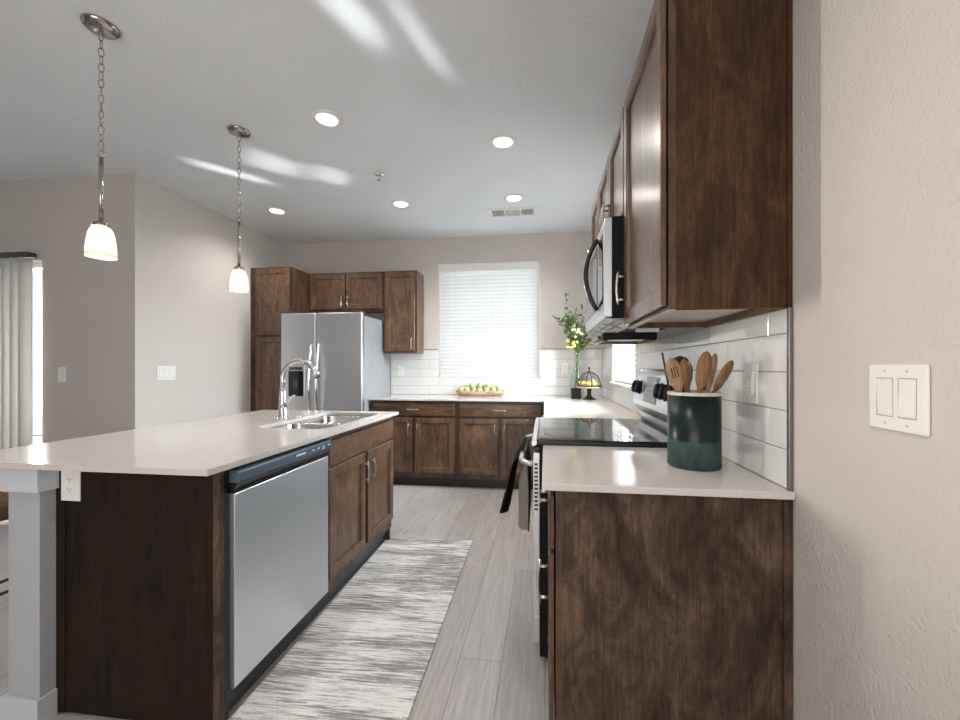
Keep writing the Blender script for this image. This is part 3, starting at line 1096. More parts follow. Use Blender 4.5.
# open-topped box so the bowls hang inside it
b.box(KX1 + .003, -1.098, SCY0, SCY0 + .016, .10, C0 - .002).box(KX1 + .003, -1.098, SCY1 - .018, SCY1, .0, C0 - .002)
b.box(KX1 + .003, -1.098, SCY0 + .016, SCY1 - .018, .10, .118)
b.box(KX1 + .003, KX1 + .012, SCY0 + .016, SCY1 - .018, .118, .86)
obj('body', b, M_WOODZ, t)
b = MB()
b.box(-1.098, -1.0895, SCY0, SCY1, .10, .17).box(-1.098, -1.0895, SCY0, SCY1, .715, .735).box(-1.098, -1.0895, SCY0, SCY1, .865, C0 - .002)
b.box(-1.098, -1.0895, SCY0, SCY0 + .02, .17, .865).box(-1.098, -1.0895, SCY1 - .022, SCY1, .17, .865).box(-1.098, -1.0895, 2.28, 2.335, .17, .715)
obj('face_frame', b, M_FRAME_SHADE, t)
obj('toe_kick', MB().box(-1.145, -1.130, SCY0, SCY1 - .02, 0, .10), M_DKGREY, t)
mx = fmat('x+', -1.089, 0)
add_door(t, mx, SCY0 + .012, SCY1 - .014, .737, .862, 0, 0, M_WOODY, name='false_drawer', flat=True, handle=False)
add_door(t, mx, SCY0 + .012, 2.292, .165, .722, 2.262, .615)
add_door(t, mx, 2.322, SCY1 - .014, .165, .722, 2.352, .615)

# ---- back base cabinets
BF = 3.995   # face-frame plane


def back_base(x0, x1, label):
    t = thing('base_cabinet', label, 'cabinet', ((x0 + x1) / 2, 4.3, 0), 'base cabinets along the back wall')
    obj('body', MB().box(x0 + .001, x1 - .001, BF + .019, YB - .012, .10, C0 - .002), M_WOODZ, t)
    obj('face_frame', MB().box(x0 + .0005, x1 - .0005, BF, BF + .0185, .10, C0 - .002), M_FRAME_SHADE, t)
    obj('toe_kick', MB().box(x0 + .001, x1 - .001, BF + .07, BF + .085, 0, .10), M_DARKW, t)
    mx = fmat('y-', 0, BF)
    a, c = x0 + .028, x1 - .028
    m = (a + c) / 2
    add_door(t, mx, a, c, .738, .868, m, .805, M_WOODX, name='drawer', vert=False, flat=True)
    add_door(t, mx, a, m - .018, .155, .715, m - .048, .60)
    add_door(t, mx, m + .018, c, .155, .715, m + .048, .60)
    return t


back_base(-1.80, -.888, 'wood base cabinet along the back wall, the one beside the fridge')
back_base(-.887, -.012, 'wood base cabinet along the back wall, the one under the fruit bowl and window')
# corner leg of the L, behind the range
t = thing('base_cabinet', 'corner base cabinet behind the far side of the range', 'cabinet', (.33, 3.2, 0))
obj('body', MB().box(.047, XW - .012, 2.452, YB - .012, .10, C0 - .002), M_WOODZ, t)
obj('face_frame', MB().box(.030, .0465, 2.452, BF - .022, .10, C0 - .002), M_FRAME_SHADE, t)
obj('toe_kick', MB().box(.10, .112, 2.452, BF, 0, .0995), M_DARKW, t)
mx = fmat('x-', .030, 0)
for y0 in (2.47, 3.20):
    add_door(t, mx, y0, y0 + .70, .738, .868, y0 + .35, .805, M_WOODY, name='drawer', vert=False, flat=True)
    add_door(t, mx, y0, y0 + .70, .155, .715, y0 + .05, .60)

# ------------------------------------------------------------------ upper cabinets, right wall
UX = .333


def upper_right(y0, y1, z0, z1, label, doors, hz=None, end=False):
    t = thing('wall_cabinet', label, 'cabinet', (.49, (y0 + y1) / 2, z0))
    b = MB()
    b.box(UX + .019, XW - .001, y0 + .017, y1 - .017, z0 + .022, z1 - .001)
    obj('body', b, M_PALE, t)
    obj('side_panel', MB().box(UX + .019, XW - .0125 if end else XW - .001, y0 + .0005, y0 + .0165, z0, z1), M_ENDU if end else M_WOODZ, t)
    obj('side_panel', MB().box(UX + .019, XW - .012, y1 - .0165, y1 - .0005, z0, z1), M_WOODZ, t)
    if end:
        obj('scribe_strip', MB().box(XW - .012, XW - .001, y0 - .006, y0 + .0165, z0, z1, .002), M_ENDU, t)
    obj('bottom_glare', MB().box(UX, UX + .0185, y0 + .001, y1 - .001, z0 - .0015, z0 - .0002), M_PALE, t)  # pale strip put in for the glare along the frame's lower edge
    obj('top_panel', MB().box(UX, XW - .001, y0 + .0005, y1 - .0005, z1 + .0005, z1 + .006), M_WOODY, t)
    obj('hanging_rail', MB().box(XW - .02, XW - .0125, y0 + .017, y1 - .017, z0, z0 + .0215), M_WOODY, t)
    b = MB()
    b.box(UX, UX + .0185, y0 + .0005, y1 - .0005, z0, z0 + .04).box(UX, UX + .0185, y0 + .0005, y1 - .0005, z1 - .04, z1)
    b.box(UX, UX + .0185, y0 + .0005, y0 + .035, z0 + .04, z1 - .04).box(UX, UX + .0185, y1 - .035, y1 - .0005, z0 + .04, z1 - .04)
    obj('face_frame', b, M_FRAME_SHADE, t)
    mx = fmat('x-', UX, 0)
    n = doors
    wdt = (y1 - y0 - .012) / n
    for k in range(n):
        a = y0 + .006 + wdt * k + .002
        c = y0 + .006 + wdt * (k + 1) - .002
        hu = c - .03 if (k == 0) else a + .03
        add_door(t, mx, a, c, z0 + .012, z1 - .008, hu, hz, L=.128, fr=.057)
    return t


upper_right(YP, 1.673, UZ0, UZ1, 'tall dark wood wall cabinet with broad end panel above the utensil crock', 1, 1.55, True)
upper_right(1.6735, 2.4395, 1.858, UZ1, 'short two door wall cabinet directly above the microwave', 2, 1.985)
upper_right(2.440, 2.82, UZ0, UZ1, 'narrow wall cabinet on the right wall beyond the microwave', 1, 1.55)

# ------------------------------------------------------------------ microwave
MY0, MY1, MZ0, MZ1 = 1.676, 2.437, 1.438, 1.852
t = thing('microwave', 'stainless over-the-range microwave with bowed black handle', 'microwave', (.45, 2.05, MZ0))
obj('body', MB().box(.272, XW - .013, MY0, MY1, MZ0, MZ1, .003), M_MATTBLK, t)
b = MB()
prof = []
b.prism([(.2715, MZ0 + .004), (.246, MZ0 + .004), (.238, MZ0 + .02), (.236, MZ1 - .03), (.243, MZ1 - .008), (.2715, MZ1 - .002)], 'y', MY0 + .001, MY1 - .001, bev=.003)
dr = obj('door', b, M_STEELY, t)
obj('door_window', MB().box(.2345, .2365, MY0 + .19, MY1 - .05, MZ0 + .06, MZ1 - .065, .0008), M_GLOSSBLK, dr)
obj('keypad', MB().box(.2345, .2365, MY0 + .02, MY0 + .14, MZ0 + .06, MZ1 - .065, .0008), M_GLOSSBLK, dr)
hp = []
for k in range(17):
    f = k / 16
    hp.append((0.2335 - .052 * math.sin(PI * f) ** 0.8, MY0 + .165, MZ0 + .055 + (MZ1 - MZ0 - .10) * f))
hd = obj('handle', MB().tube(hp, [.011] * 17, 10), M_BLACK, dr)
obj('handle_trim', MB().tube([(p[0] - .0105, p[1], p[2]) for p in hp[2:-2]], .0035, 8), M_CHROME, hd)
# underside: sloping vent panel at the front, lamp housing behind it
b = MB()
b.prism([(.246, MZ0 + .003), (.36, MZ0 - .028), (.36, MZ0 - .0005), (.272, MZ0 - .0005)], 'y', MY0 + .012, MY1 - .012)
up = obj('vent_panel', b, M_MIDGREY, t)
b = MB()
for yy in (MY0 + .20, MY0 + .38, MY0 + .56):
    b.prism([(.262, MZ0 - .0032), (.345, MZ0 - .0258), (.345, MZ0 - .0225), (.262, MZ0 + .0002)], 'y', yy, yy + .012)
for xx in (.285, .315):
    b.prism([(xx, MZ0 - .0095 - (xx - .285) * .272), (xx + .006, MZ0 - .0112 - (xx - .285) * .272), (xx + .006, MZ0 - .006), (xx, MZ0 - .006)], 'y', MY0 + .05, MY1 - .05)
obj('vent_slots', b, M_DKGREY, up)
b = MB()
b.box(.240, .452, MY0 + .022, MY0 + .075, 1.350, 1.380, .002)
hs = obj('lamp_bar', b, M_MATTBLK, t)
obj('lamp_cover', MB().box(.262, .40, MY0 + .030, MY0 + .068, 1.3465, 1.3505), M_WHITE, hs)
obj('lamp_bracket', MB().box(.38, .46, MY0 + .022, MY0 + .075, 1.3805, MZ0 - .029), M_WHITE, hs)

# ------------------------------------------------------------------ range
RY0, RY1 = 1.677, 2.445
t = thing('range', 'stainless electric range with black glass cooktop and raised back console', 'stove', (.3, 2.06, 0))
obj('body', MB().box(-.022, XW - .03, RY0 + .003, RY1 - .003, .03, .912), M_MATTBLK, t)
b = MB()
b.box(-.034, .590, RY0, RY1, .9135, .930, .003)
obj('cooktop_base', b, M_BLACK, t)
b = MB()
b.prism([(-.052, .905), (-.058, .918), (-.054, .9275), (-.048, .931), (-.0345, .931), (-.0345, .913), (-.046, .907)], 'y', RY0 + .001, RY1 - .001, bev=.0015)
obj('front_trim', b, M_STEELY, t)
ct = obj('cooktop', MB().box(-.036, .530, RY0 + .012, RY1 - .012, .9302, .9335, .001), M_GLOSSBLK, t)
for (bx, by, br) in ((.10, 1.87, .10), (.10, 2.25, .075), (.38, 1.87, .075), (.38, 2.25, .10)):
    obj('burner_ring', MB().lathe([(br, .9336), (br + .003, .9336), (br + .003, .9339), (br, .9339)], (bx, by, 0), 40, cap0=False, cap1=False), M_DKGREY, ct)
b = MB()
b.prism([(-.0225, .205), (-.044, .205), (-.050, .212), (-.050, .868), (-.044, .880), (-.0225, .880)], 'y', RY0 + .002, RY1 - .002, bev=.002)
od = obj('oven_door', b, M_STEELY, t)
obj('oven_window', MB().box(-.0525, -.0495, RY0 + .14, RY1 - .14, .36, .70, .001), M_GLOSSBLK, od)
b = MB()
for k in range(12):
    b.box(-.044, -.030, RY0 + .0008, RY0 + .0025, .64 + k * .017, .649 + k * .017)
obj('edge_vents', b, M_BLACK, od)
b = MB()
HZ = .826
b.tube([(-.049, RY0 + .030, HZ), (-.078, RY0 + .040, HZ), (-.096, RY0 + .07, HZ), (-.105, RY0 + .12, HZ), (-.105, RY1 - .12, HZ), (-.096, RY1 - .07, HZ), (-.078, RY1 - .04, HZ), (-.049, RY1 - .03, HZ)], .0125, 14)
obj('handle', b, M_NICKEL, od)
obj('control_front', MB().box(-.046, -.0225, RY0 + .004, RY1 - .004, .883, .9045, .002), M_BLACK, t)
b = MB()
b.prism([(-.0225, .085), (-.042, .085), (-.048, .092), (-.048, .196), (-.042, .200), (-.0225, .200)], 'y', RY0 + .002, RY1 - .002, bev=.002)
obj('drawer', b, M_STEELY, t)
for (lx, ly) in ((.02, RY0 + .05), (.02, RY1 - .05), (.56, RY0 + .05), (.56, RY1 - .05)):
    obj('foot', MB().cyl((lx, ly, 0), (lx, ly, .03), .018, 12), M_BLACK, t)
# back console
b = MB()
b.prism([(.618, .931), (.560, .931), (.552, .955), (.548, .985), (.528, 1.008), (.516, 1.030), (.514, 1.055), (.540, 1.195), (.550, 1.215), (.566, 1.224), (.618, 1.224)], 'y', RY0, RY1, bev=.003)
bc = obj('back_console', b, M_STEELY, t)


def console_pt(s, out):
    """point on the sloping console face: s = height fraction, out = distance off the face"""
    a = Vector((.514, 0, 1.055))
    c = Vector((.540, 0, 1.195))
    d = (c - a)
    n = Vector((-d.z, 0, d.x)).normalized()
    return a + d * s + n * out


b = MB()
y0, y1 = 1.97, 2.20
L = []
for o_ in (-.002, .003):
    L.append([console_pt(.02, o_) + Vector((0, y0, 0)), console_pt(.02, o_) + Vector((0, y1, 0)), console_pt(.95, o_) + Vector((0, y1, 0)), console_pt(.95, o_) + Vector((0, y0, 0))])
b.loft(L, True, True, True, False)
dp = obj('display', b, M_MIDGREY, bc)
b = MB()
q_ = [console_pt(f_, o_) for f_, o_ in ((.55, .0032), (.90, .0032), (.90, .0044), (.55, .0044))]
b.loft([[q + Vector((0, y0 + .02, 0)) for q in q_], [q + Vector((0, y0 + .11, 0)) for q in q_]], True, True, True, False)
obj('clock_window', b, M_GLOSSBLK, dp)
b = MB()
for r_ in range(4):
    for c_ in range(5):
        p = console_pt(.16 + .19 * r_, .0035)
        b.box(p.x - .001, p.x + .001, y0 + .02 + c_ * .042, y0 + .045 + c_ * .042, p.z - .004, p.z + .004)
obj('display_keys', b, M_WHITEMARK, dp)
for yy in (2.392, 2.300, 1.915, 1.835, 1.750):
    p, q = console_pt(.5, .001), console_pt(.5, .024)
    yv = Vector((0, yy, 0))
    kb = obj('knob', MB().tube([p + yv, p + yv + (q - p) * .25, q + yv], [.038, .035, .033], 24), M_MATTBLK, bc)
    q2 = console_pt(.5, .027)
    obj('knob_grip', MB().tube([q + yv - (q - p) * .02, q2 + yv], [.031, .029], 24), M_MATTBLK, kb)
    obj('knob_ring', MB().tube([p + yv - (q - p) * .02, p + yv + (q - p) * .06], [.0415, .0410], 24), M_CHROME, kb)

# towel over the oven handle


def towel(y0, y1, drop_f, drop_b, lab):
    bm = bmesh.new()
    uv = bm.loops.layers.uv.new('UVMap')
    nu, grid, prof = 56, [], []
    nb, nt_, nf = 16, 8, 16
    r = .0165
    for k in range(nb + 1):
        prof.append((r, -drop_b * (1 - k / nb), 1 - k / nb, -1))
    for k in range(1, nt_):
        a = PI * k / nt_
        prof.append((r * math.cos(a), r * math.sin(a), 0, 0))
    for k in range(nf + 1):
        prof.append((-r, -drop_f * k / nf, k / nf, 1))
    for i in range(nu + 1):
        f = i / nu
        row = []
        for (dx, dz, amt, side) in prof:
            z = HZ + dz
            if side > 0:
                x = -.105 + dx - .022 * min(1, amt * 5) - .060 * amt ** 1.2 - .020 * amt ** .5 * math.sin(f * 17 + .4)
                y = y0 + .03 * amt + (y1 - y0) * f * (1 - .3 * amt) + .010 * amt ** .5 * math.sin(f * 34)
                z -= .02 * amt * math.sin(f * 3)
            elif side < 0:
                s_ = min(1, amt * 2.5) ** .8
                x = -.105 + dx - .012 * s_ + .027 * s_ * math.sin(f * 23 + 1.1)
                y = y0 - .03 * s_ + (y1 - y0) * (f * (1 - .2 * amt) + .025 * s_ * math.sin(f * 46))
                z -= .03 * amt * (1 - f)
            else:
                x, y = -.105 + dx, y0 + (y1 - y0) * f
            row.append(bm.verts.new((x, y, z)))
        grid.append(row)
    for i in range(nu):
        for j in range(len(prof) - 1):
            fc = bm.faces.new((grid[i][j], grid[i + 1][j], grid[i + 1][j + 1], grid[i][j + 1]))
            fc.smooth = True
            for lp, (a, c) in zip(fc.loops, ((i, j), (i + 1, j), (i + 1, j + 1), (i, j + 1))):
                lp[uv].uv = (a / nu, c / len(prof))
    bmesh.ops.solidify(bm, geom=list(bm.faces), thickness=-.005)
    m_ = MB()
    m_.bm.free()
    m_.bm = bm
    return solo('kitchen_towel', m_, M_TOWEL, lab, 'towel', origin=(-.105, (y0 + y1) / 2, HZ))


towel(1.90, 2.28, .30, .33, 'black and beige striped towel hanging over the oven door handle')

# ------------------------------------------------------------------ fridge and its cabinets
FX0, FX1, FYF = -2.702, -1.822, 3.815
t = thing('refrigerator', 'stainless side-by-side refrigerator with ice dispenser in the left door', 'refrigerator', (-2.26, 4.2, 0))
obj('cabinet', MB().box(FX0 + .008, FX1 - .008, FYF + .072, YB - .014, .03, 1.765, .004), M_FSIDE, t)
obj('grille', MB().box(FX0 + .02, FX1 - .02, FYF + .03, FYF + .0715, .01, .09, .003), M_BLACK, t)
obj('gasket', MB().box(FX0 + .014, FX1 - .014, FYF + .0605, FYF + .0718, .10, 1.775), M_WHITE, t)
SPL = -2.317
dl = obj('freezer_door', MB().box(FX0, SPL - .003, FYF, FYF + .06, .095, 1.790, .010, 3), M_STEELX, t)
dr = obj('fridge_door', MB().box(SPL + .003, FX1, FYF, FYF + .06, .095, 1.790, .010, 3), M_STEELX, t)
obj('hinge_cover', MB().box(FX1 - .12, FX1 - .03, FYF + .03, FYF + .16, 1.7905, 1.812, .005), M_DKGREY, t)
obj('hinge_cover', MB().box(FX0 + .03, FX0 + .12, FYF + .03, FYF + .16, 1.7905, 1.812, .005), M_DKGREY, t)
for dd_, xx in ((dl, SPL - .040), (dr, SPL + .040)):
    pts = []
    for k in range(15):
        f = k / 14
        pts.append((xx, FYF - .012 - .050 * math.sin(PI * f) ** .7, .62 + .86 * f))
    b = MB()
    b.tube(pts, [.010] + [.0145] * 13 + [.010], 12)
    for z in (.64, 1.46):
        b.tube([(xx, FYF + .001, z), (xx, FYF - .030, z)], .012, 10)
    obj('handle', b, M_CHROME, dd_)
ds = obj('dispenser', MB().box(-2.625, -2.435, FYF - .006, FYF - .0005, .925, 1.250, .004), M_STEELX, dl)
b = MB()
b.box(-2.612, -2.448, FYF - .0085, FYF - .0062, .94, 1.20, .001)
obj('dispenser_recess', b, M_GLOSSBLK, ds)
obj('dispenser_paddle', MB().box(-2.555, -2.505, FYF - .022, FYF - .0088, 1.03, 1.10, .004), M_DKGREY, ds)
obj('dispenser_display', MB().box(-2.60, -2.46, FYF - .008, FYF - .0063, 1.208, 1.238), M_DKGREY, ds)

# pantry
PX0, PX1, PF = XL + .002, -2.712, 4.0
t = thing('pantry_cabinet', 'tall dark wood pantry cabinet in the corner left of the fridge', 'cabinet', (-2.95, 4.3, 0))
obj('body', MB().box(PX0, PX1, PF + .0195, YB - .002, .0, 2.318), M_WOODZ, t)
obj('face_frame', MB().box(PX0, PX1, PF, PF + .019, .10, 2.318), M_FRAME_SHADE, t)
mx = fmat('y-', 0, PF)
add_door(t, mx, PX0 + .07, PX1 - .012, 1.585, 2.300, PX1 - .05, 1.68, handle=False)
add_door(t, mx, PX0 + .07, PX1 - .012, .12, 1.560, PX1 - .05, 1.05, handle=False)


def upper_back(x0, x1, z0, z1, fy, label, doors, hz, hside):
    t = thing('wall_cabinet', label, 'cabinet', ((x0 + x1) / 2, 4.45, z0))
    obj('body', MB().box(x0 + .0005, x1 - .0005, fy + .0195, YB - .013, z0, z1), M_WOODZ, t)
    obj('face_frame', MB().box(x0 + .0005, x1 - .0005, fy, fy + .019, z0, z1), M_FRAME_SHADE, t)
    mx = fmat('y-', 0, fy)
    w_ = (x1 - x0 - .03) / doors
    for k in range(doors):
        a, c = x0 + .015 + w_ * k + .006, x0 + .015 + w_ * (k + 1) - .006
        if doors == 2:
            hu = c - .03 if k == 0 else a + .03
        else:
            hu = c - .03 if hside > 0 else a + .03
        add_door(t, mx, a, c, z0 + .02, z1 - .02, hu, hz)
    return t


upper_back(-2.710, -1.812, 1.880, 2.320, 4.335, 'short two door wood cabinet above the refrigerator', 2, 1.985, 1)
upper_back(-1.811, -1.424, 1.397, 2.320, 4.335, 'single door wood wall cabinet between the fridge and the back window', 1, 1.50, 1)

# ------------------------------------------------------------------ rug
b = MB()
b.box(-.310, .310, -.93, .93, 0, .009, .003)
rg = solo('runner_rug', b, M_RUG, 'long pale grey streaked runner rug on the floor beside the island', 'rug')
rg.location = (-.797, 1.855, .0005)
rg.rotation_euler = (0, 0, .022)

# ------------------------------------------------------------------ crock and spoons
CX, CY, CR = .484, 1.385, .0800
t = thing('utensil_crock', 'dark teal glazed crock with cream rim on the near counter', 'crock', (CX, CY, C1))
obj('pot', MB().lathe([(0, 0), (CR - .004, 0), (CR, .005), (CR, .232), (CR - .009, .232), (CR - .009, .012), (0, .012)], (CX, CY, C1), 48), M_CROCK, t)
obj('rim', MB().lathe([(CR, .2322), (CR + .0008, .236), (CR, .242), (CR - .004, .2435), (CR - .009, .242), (CR - .009, .2322)], (CX, CY, C1), 48, cap0=False, cap1=False), M_CREAM, t)


def spoon(label, m, tip, rim, hw, hl, cup=.006, yaw=0.0, name='wooden_spoon'):
    """tip and rim: (dx, dy, z above counter) of the head's end and of the handle where it crosses the crock rim"""
    loops = []
    T = Vector((CX + tip[0], CY + tip[1], C1 + tip[2]))
    Q = Vector((CX + rim[0], CY + rim[1], C1 + .243))
    d = (T - Q).normalized()
    foot = Q - d * (.215 / d.z)
    tot = (T - foot).length - hl
    wdir = Vector((math.cos(yaw), math.sin(yaw), 0))
    wdir = (wdir - d * wdir.dot(d)).normalized()
    n = d.cross(wdir)
    st = [(0, .0055, .0045), (tot * .5, .0055, .0045), (tot * .93, .0065, .005)]
    for k in range(0, 17):
        f = k / 16
        g = f - .58
        wv = math.sqrt(max(0, 1 - (g / (.42 if g > 0 else .62)) ** 2)) if f < 1 else 0
        st.append((tot + hl * f, max(.0015 if f > .95 else .0065 * (1 - f) ** .5, hw * wv), .0042 - .0012 * math.sin(PI * f)))
    for (s, w_, th) in st:
        c = foot + d * s
        f = max(0, (s - tot) / hl)
        off = -cup * math.sin(PI * min(1, f))
        lp = []
        for k in range(14):
            a = 2 * PI * k / 14
            lp.append(c + wdir * (w_ * math.cos(a)) + n * (th * math.sin(a) + off * (1 - math.cos(a) ** 2)))
        loops.append(lp)
    b = MB().loft(loops)
    o = solo(name, b, m, label, 'spoon', 'wooden utensils in the crock', origin=tuple(foot))
    return o, foot + d * tot, d, wdir, n


o, hd_, d_, w_, n_ = spoon('pale slotted wooden spoon, leftmost in the crock', M_SPOON, (-.086, -.040, .352), (-.053, -.028), .0250, .110, .003, .1, 'slotted_spoon')
for k in (-1, 0, 1):
    c = hd_ + d_ * .060 + w_ * (.0085 * k)
    b = MB()
    L = []
    for z_ in (-.0065, .0065):
        L.append([c + d_ * s + w_ * q + n_ * z_ for (s, q) in ((-.016, -.0018), (-.016, .0018), (.020, .0018), (.020, -.0018))])
    b.loft(L, True, True, True, False)
    obj('slot', b, M_SPOOND, o)
spoon('big dark round wooden ladle spoon at the back left of the crock', M_SPOOND, (-.028, .052, .362), (-.020, .045), .038, .115, .008, .0)
spoon('narrow brown wooden spoon in front of the dark round spoon', M_SPOONB, (-.034, -.006, .350), (-.026, -.010), .0175, .095, .005, .25)
spoon('slim pale wooden spoon between the dark spoon and the tall reddish spoon', M_SPOON, (-.008, .022, .343), (-.012, .016), .0105, .095, .004, .5)
spoon('tall reddish wooden spoon, tallest in the crock', M_SPOONR, (.032, -.026, .374), (.006, -.030), .0250, .122, .007, .15)
spoon('pale flat wooden paddle just right of the tall reddish spoon', M_SPOON, (.072, .012, .368), (.045, .008), .0165, .120, .002, .3)
spoon('golden brown wooden spoon leaning right, rightmost in the crock', M_SPOONB, (.110, -.020, .344), (.058, -.012), .0205, .110, .006, .35)
solo('thin_stick', MB().tube([(CX - .03, CY + .02, C1 + .03), (CX - .094, CY + .02, C1 + .372)], [.004, .0035], 8), M_SPOOND,
     'thin dark stick poking out at the far left of the crock', 'utensil', origin=(CX, CY, C1 + .03))

# ------------------------------------------------------------------ vase, box, cake stand
VX, VY = .335, 4.34
t = thing('glass_vase', 'tall clear glass bottle vase in the back right corner of the counter', 'vase', (VX, VY, C1))
obj('bottle', MB().lathe([(.0, .0), (.070, .0), (.076, .012), (.078, .12), (.075, .19), (.058, .25), (.036, .30), (.028, .35), (.027, .46), (.032, .475), (.029, .475), (.0235, .455), (.0245, .35), (.033, .30), (.055, .25), (.071, .19), (.074, .12), (.072, .018), (.0, .012)], (VX, VY, C1), 32), M_CLEAR, t)
t = thing('flower_bunch', 'bunch of leafy green stems with yellow and cream blossoms in the glass vase', 'flowers', (VX, VY, C1 + .02))
rnd = random.Random(11)
st, lf, ld, yb_, cf = MB(), MB(), MB(), MB(), MB()


def leaf(b, p, d, L, w_):
    d = d.normalized()
    s = d.cross(Vector((rnd.uniform(-1, 1), rnd.uniform(-1, 1), rnd.uniform(-.3, 1)))).normalized()
    n = d.cross(s)
    pts = [p, p + d * L * .3 + s * w_ * .8, p + d * L * .65 + s * w_ * .7 + n * .004, p + d * L, p + d * L * .65 - s * w_ * .7 + n * .004, p + d * L * .3 - s * w_ * .8]
    b.loft([[q - n * .0006 for q in pts], [q + n * .0006 for q in pts]], True, True, True, False)


for k in range(24):
    a = rnd.uniform(0, 2 * PI)
    sp_ = rnd.uniform(.03, .19)
    hgt = rnd.uniform(.60, .98)
    if k == 0:
        a, sp_, hgt = 2.7, .10, 1.10
    base = Vector((VX + .03 * math.cos(a + 2), VY + .03 * math.sin(a + 2), C1 + .03))
    neck = Vector((VX + .010 * math.cos(a), VY + .010 * math.sin(a), C1 + .46))
    tip = Vector((VX - .02 + sp_ * math.cos(a) * 1.15, VY + sp_ * math.sin(a) * .9, C1 + hgt))
    pts = [base, base.lerp(neck, .6), neck]
    for q in (.35, .7, 1):
        p = neck.lerp(tip, q)
        p.z += .03 * math.sin(PI * q)
        pts.append(p)
    st.tube(pts, [.0026] * 3 + [.0025, .002, .0012], 6)
    for j in range(20):
        q = .18 + .82 * j / 19
        p = neck.lerp(tip, q)
        p.z += .03 * math.sin(PI * q)
        d = Vector((rnd.uniform(-1, 1), rnd.uniform(-1, 1), rnd.uniform(-.15, .9)))
        leaf(lf if rnd.random() < .6 else ld, p, d, rnd.uniform(.035, .085), rnd.uniform(.009, .018))
obj('stems', st, M_LEAF, t)
obj('leaves', lf, M_LEAF, t, 'light green leaves')
obj('leaves', ld, M_LEAFD, t, 'dark green leaves')
for k in range(11):
    p = Vector((VX - .055 + rnd.uniform(-.05, .05), VY - .09 + rnd.uniform(-.03, .03), C1 + .56 + rnd.uniform(-.04, .05)))
    bb = MB()
    for j in range(5):
        a = 2 * PI * j / 5
        bb.sphere(p + Vector((.008 * math.cos(a), -.004, .008 * math.sin(a))), .0075, (1, .6, 1), 8, 6)
    bb.sphere(p + Vector((0, -.008, 0)), .006, (1, 1, 1), 8, 6)
    obj('blossom', bb, M_YELLOW, t, 'yellow blossom')
for k in range(9):
    p = Vector((VX - .01 + rnd.uniform(-.05, .06), VY - .10 + rnd.uniform(-.03, .03), C1 + .68 + rnd.uniform(-.07, .07)))
    bb = MB()
    for j in range(5):
        a = 2 * PI * j / 5
        bb.sphere(p + Vector((.008 * math.cos(a), -.004, .008 * math.sin(a))), .0075, (1, .6, 1), 8, 6)
    bb.sphere(p + Vector((0, -.008, 0)), .006, (1, 1, 1), 8, 6)
    obj('blossom', bb, M_CREAMF, t, 'cream blossom')

solo('stone_box', MB().box(.268, .366, 4.160, 4.258, C1 + .0005, C1 + .107, .006), M_STONE, 'small black marbled square box in front of the glass vase', 'box', origin=(.321, 4.20, C1))

KXc, KYc = .440, 4.115
t = thing('cake_stand', 'black pedestal cake stand with glass dome near the corner of the back counter', 'cake stand', (KXc, KYc, C1))
obj('pedestal', MB().lathe([(0, 0), (.062, 0), (.062, .008), (.040, .016), (.026, .03), (.020, .07), (.026, .105), (.05, .112), (0, .112)], (KXc, KYc, C1), 28), M_BLACK, t)
obj('plate', MB().lathe([(0, .1125), (.120, .1125), (.128, .118), (.128, .128), (0, .128)], (KXc, KYc, C1), 36), M_BOWLW, t)
prof = []
for k in range(11):
    a = PI / 2 * k / 10
    prof.append((.112 * math.cos(a), .129 + .145 * math.sin(a)))
dm = obj('dome', MB().lathe(prof, (KXc, KYc, C1), 32, cap0=False, cap1=False), M_DOME, t)
obj('dome_rim', MB().lathe([(.112, .1285), (.1155, .1285), (.1155, .140), (.112, .140)], (KXc, KYc, C1), 32), M_BLACK, dm)
rb = MB()
for ang in (.12, .12 + PI / 2):
    pts = []
    for k in range(21):
        a = PI * k / 20
        pts.append((KXc + .1145 * math.cos(a) * math.cos(ang), KYc + .1145 * math.cos(a) * math.sin(ang), C1 + .131 + .146 * math.sin(a)))
    rb.tube(pts, .005, 8)
obj('dome_band', rb, M_BLACK, dm)
obj('dome_knob', MB().lathe([(0, .275), (.006, .276), (.005, .300), (.010, .312), (.008, .322), (0, .326)], (KXc, KYc, C1), 16), M_BLACK, dm)
for k in range(6):
    a = 2 * PI * k / 6 + .3
    b = MB()
    p = (KXc + .058 * math.cos(a), KYc + .058 * math.sin(a), C1 + .129 + .027)
    b.sphere(p, .027, (1.15, 1, 1), 14, 10)
    b.sphere((p[0] + .029, p[1], p[2]), .008, (1, 1, 1), 8, 6)
    solo('lemon', b, M_LEMON, 'yellow lemons under the glass dome of the cake stand', 'fruit', 'lemons under the dome', origin=(p[0], p[1], p[2] - .027))

# ------------------------------------------------------------------ fruit bowl
BXc, BYc = -.728, 4.475
t = thing('dough_bowl', 'long pale wooden dough bowl of green apples below the back window', 'bowl', (BXc, BYc, C1))


def oval(a, c, z, n=36):
    return [Vector((BXc + a * math.copysign(abs(math.cos(2 * PI * k / n)) ** .7, math.cos(2 * PI * k / n)), BYc + c * math.copysign(abs(math.sin(2 * PI * k / n)) ** .8, math.sin(2 * PI * k / n)), z)) for k in range(n)]


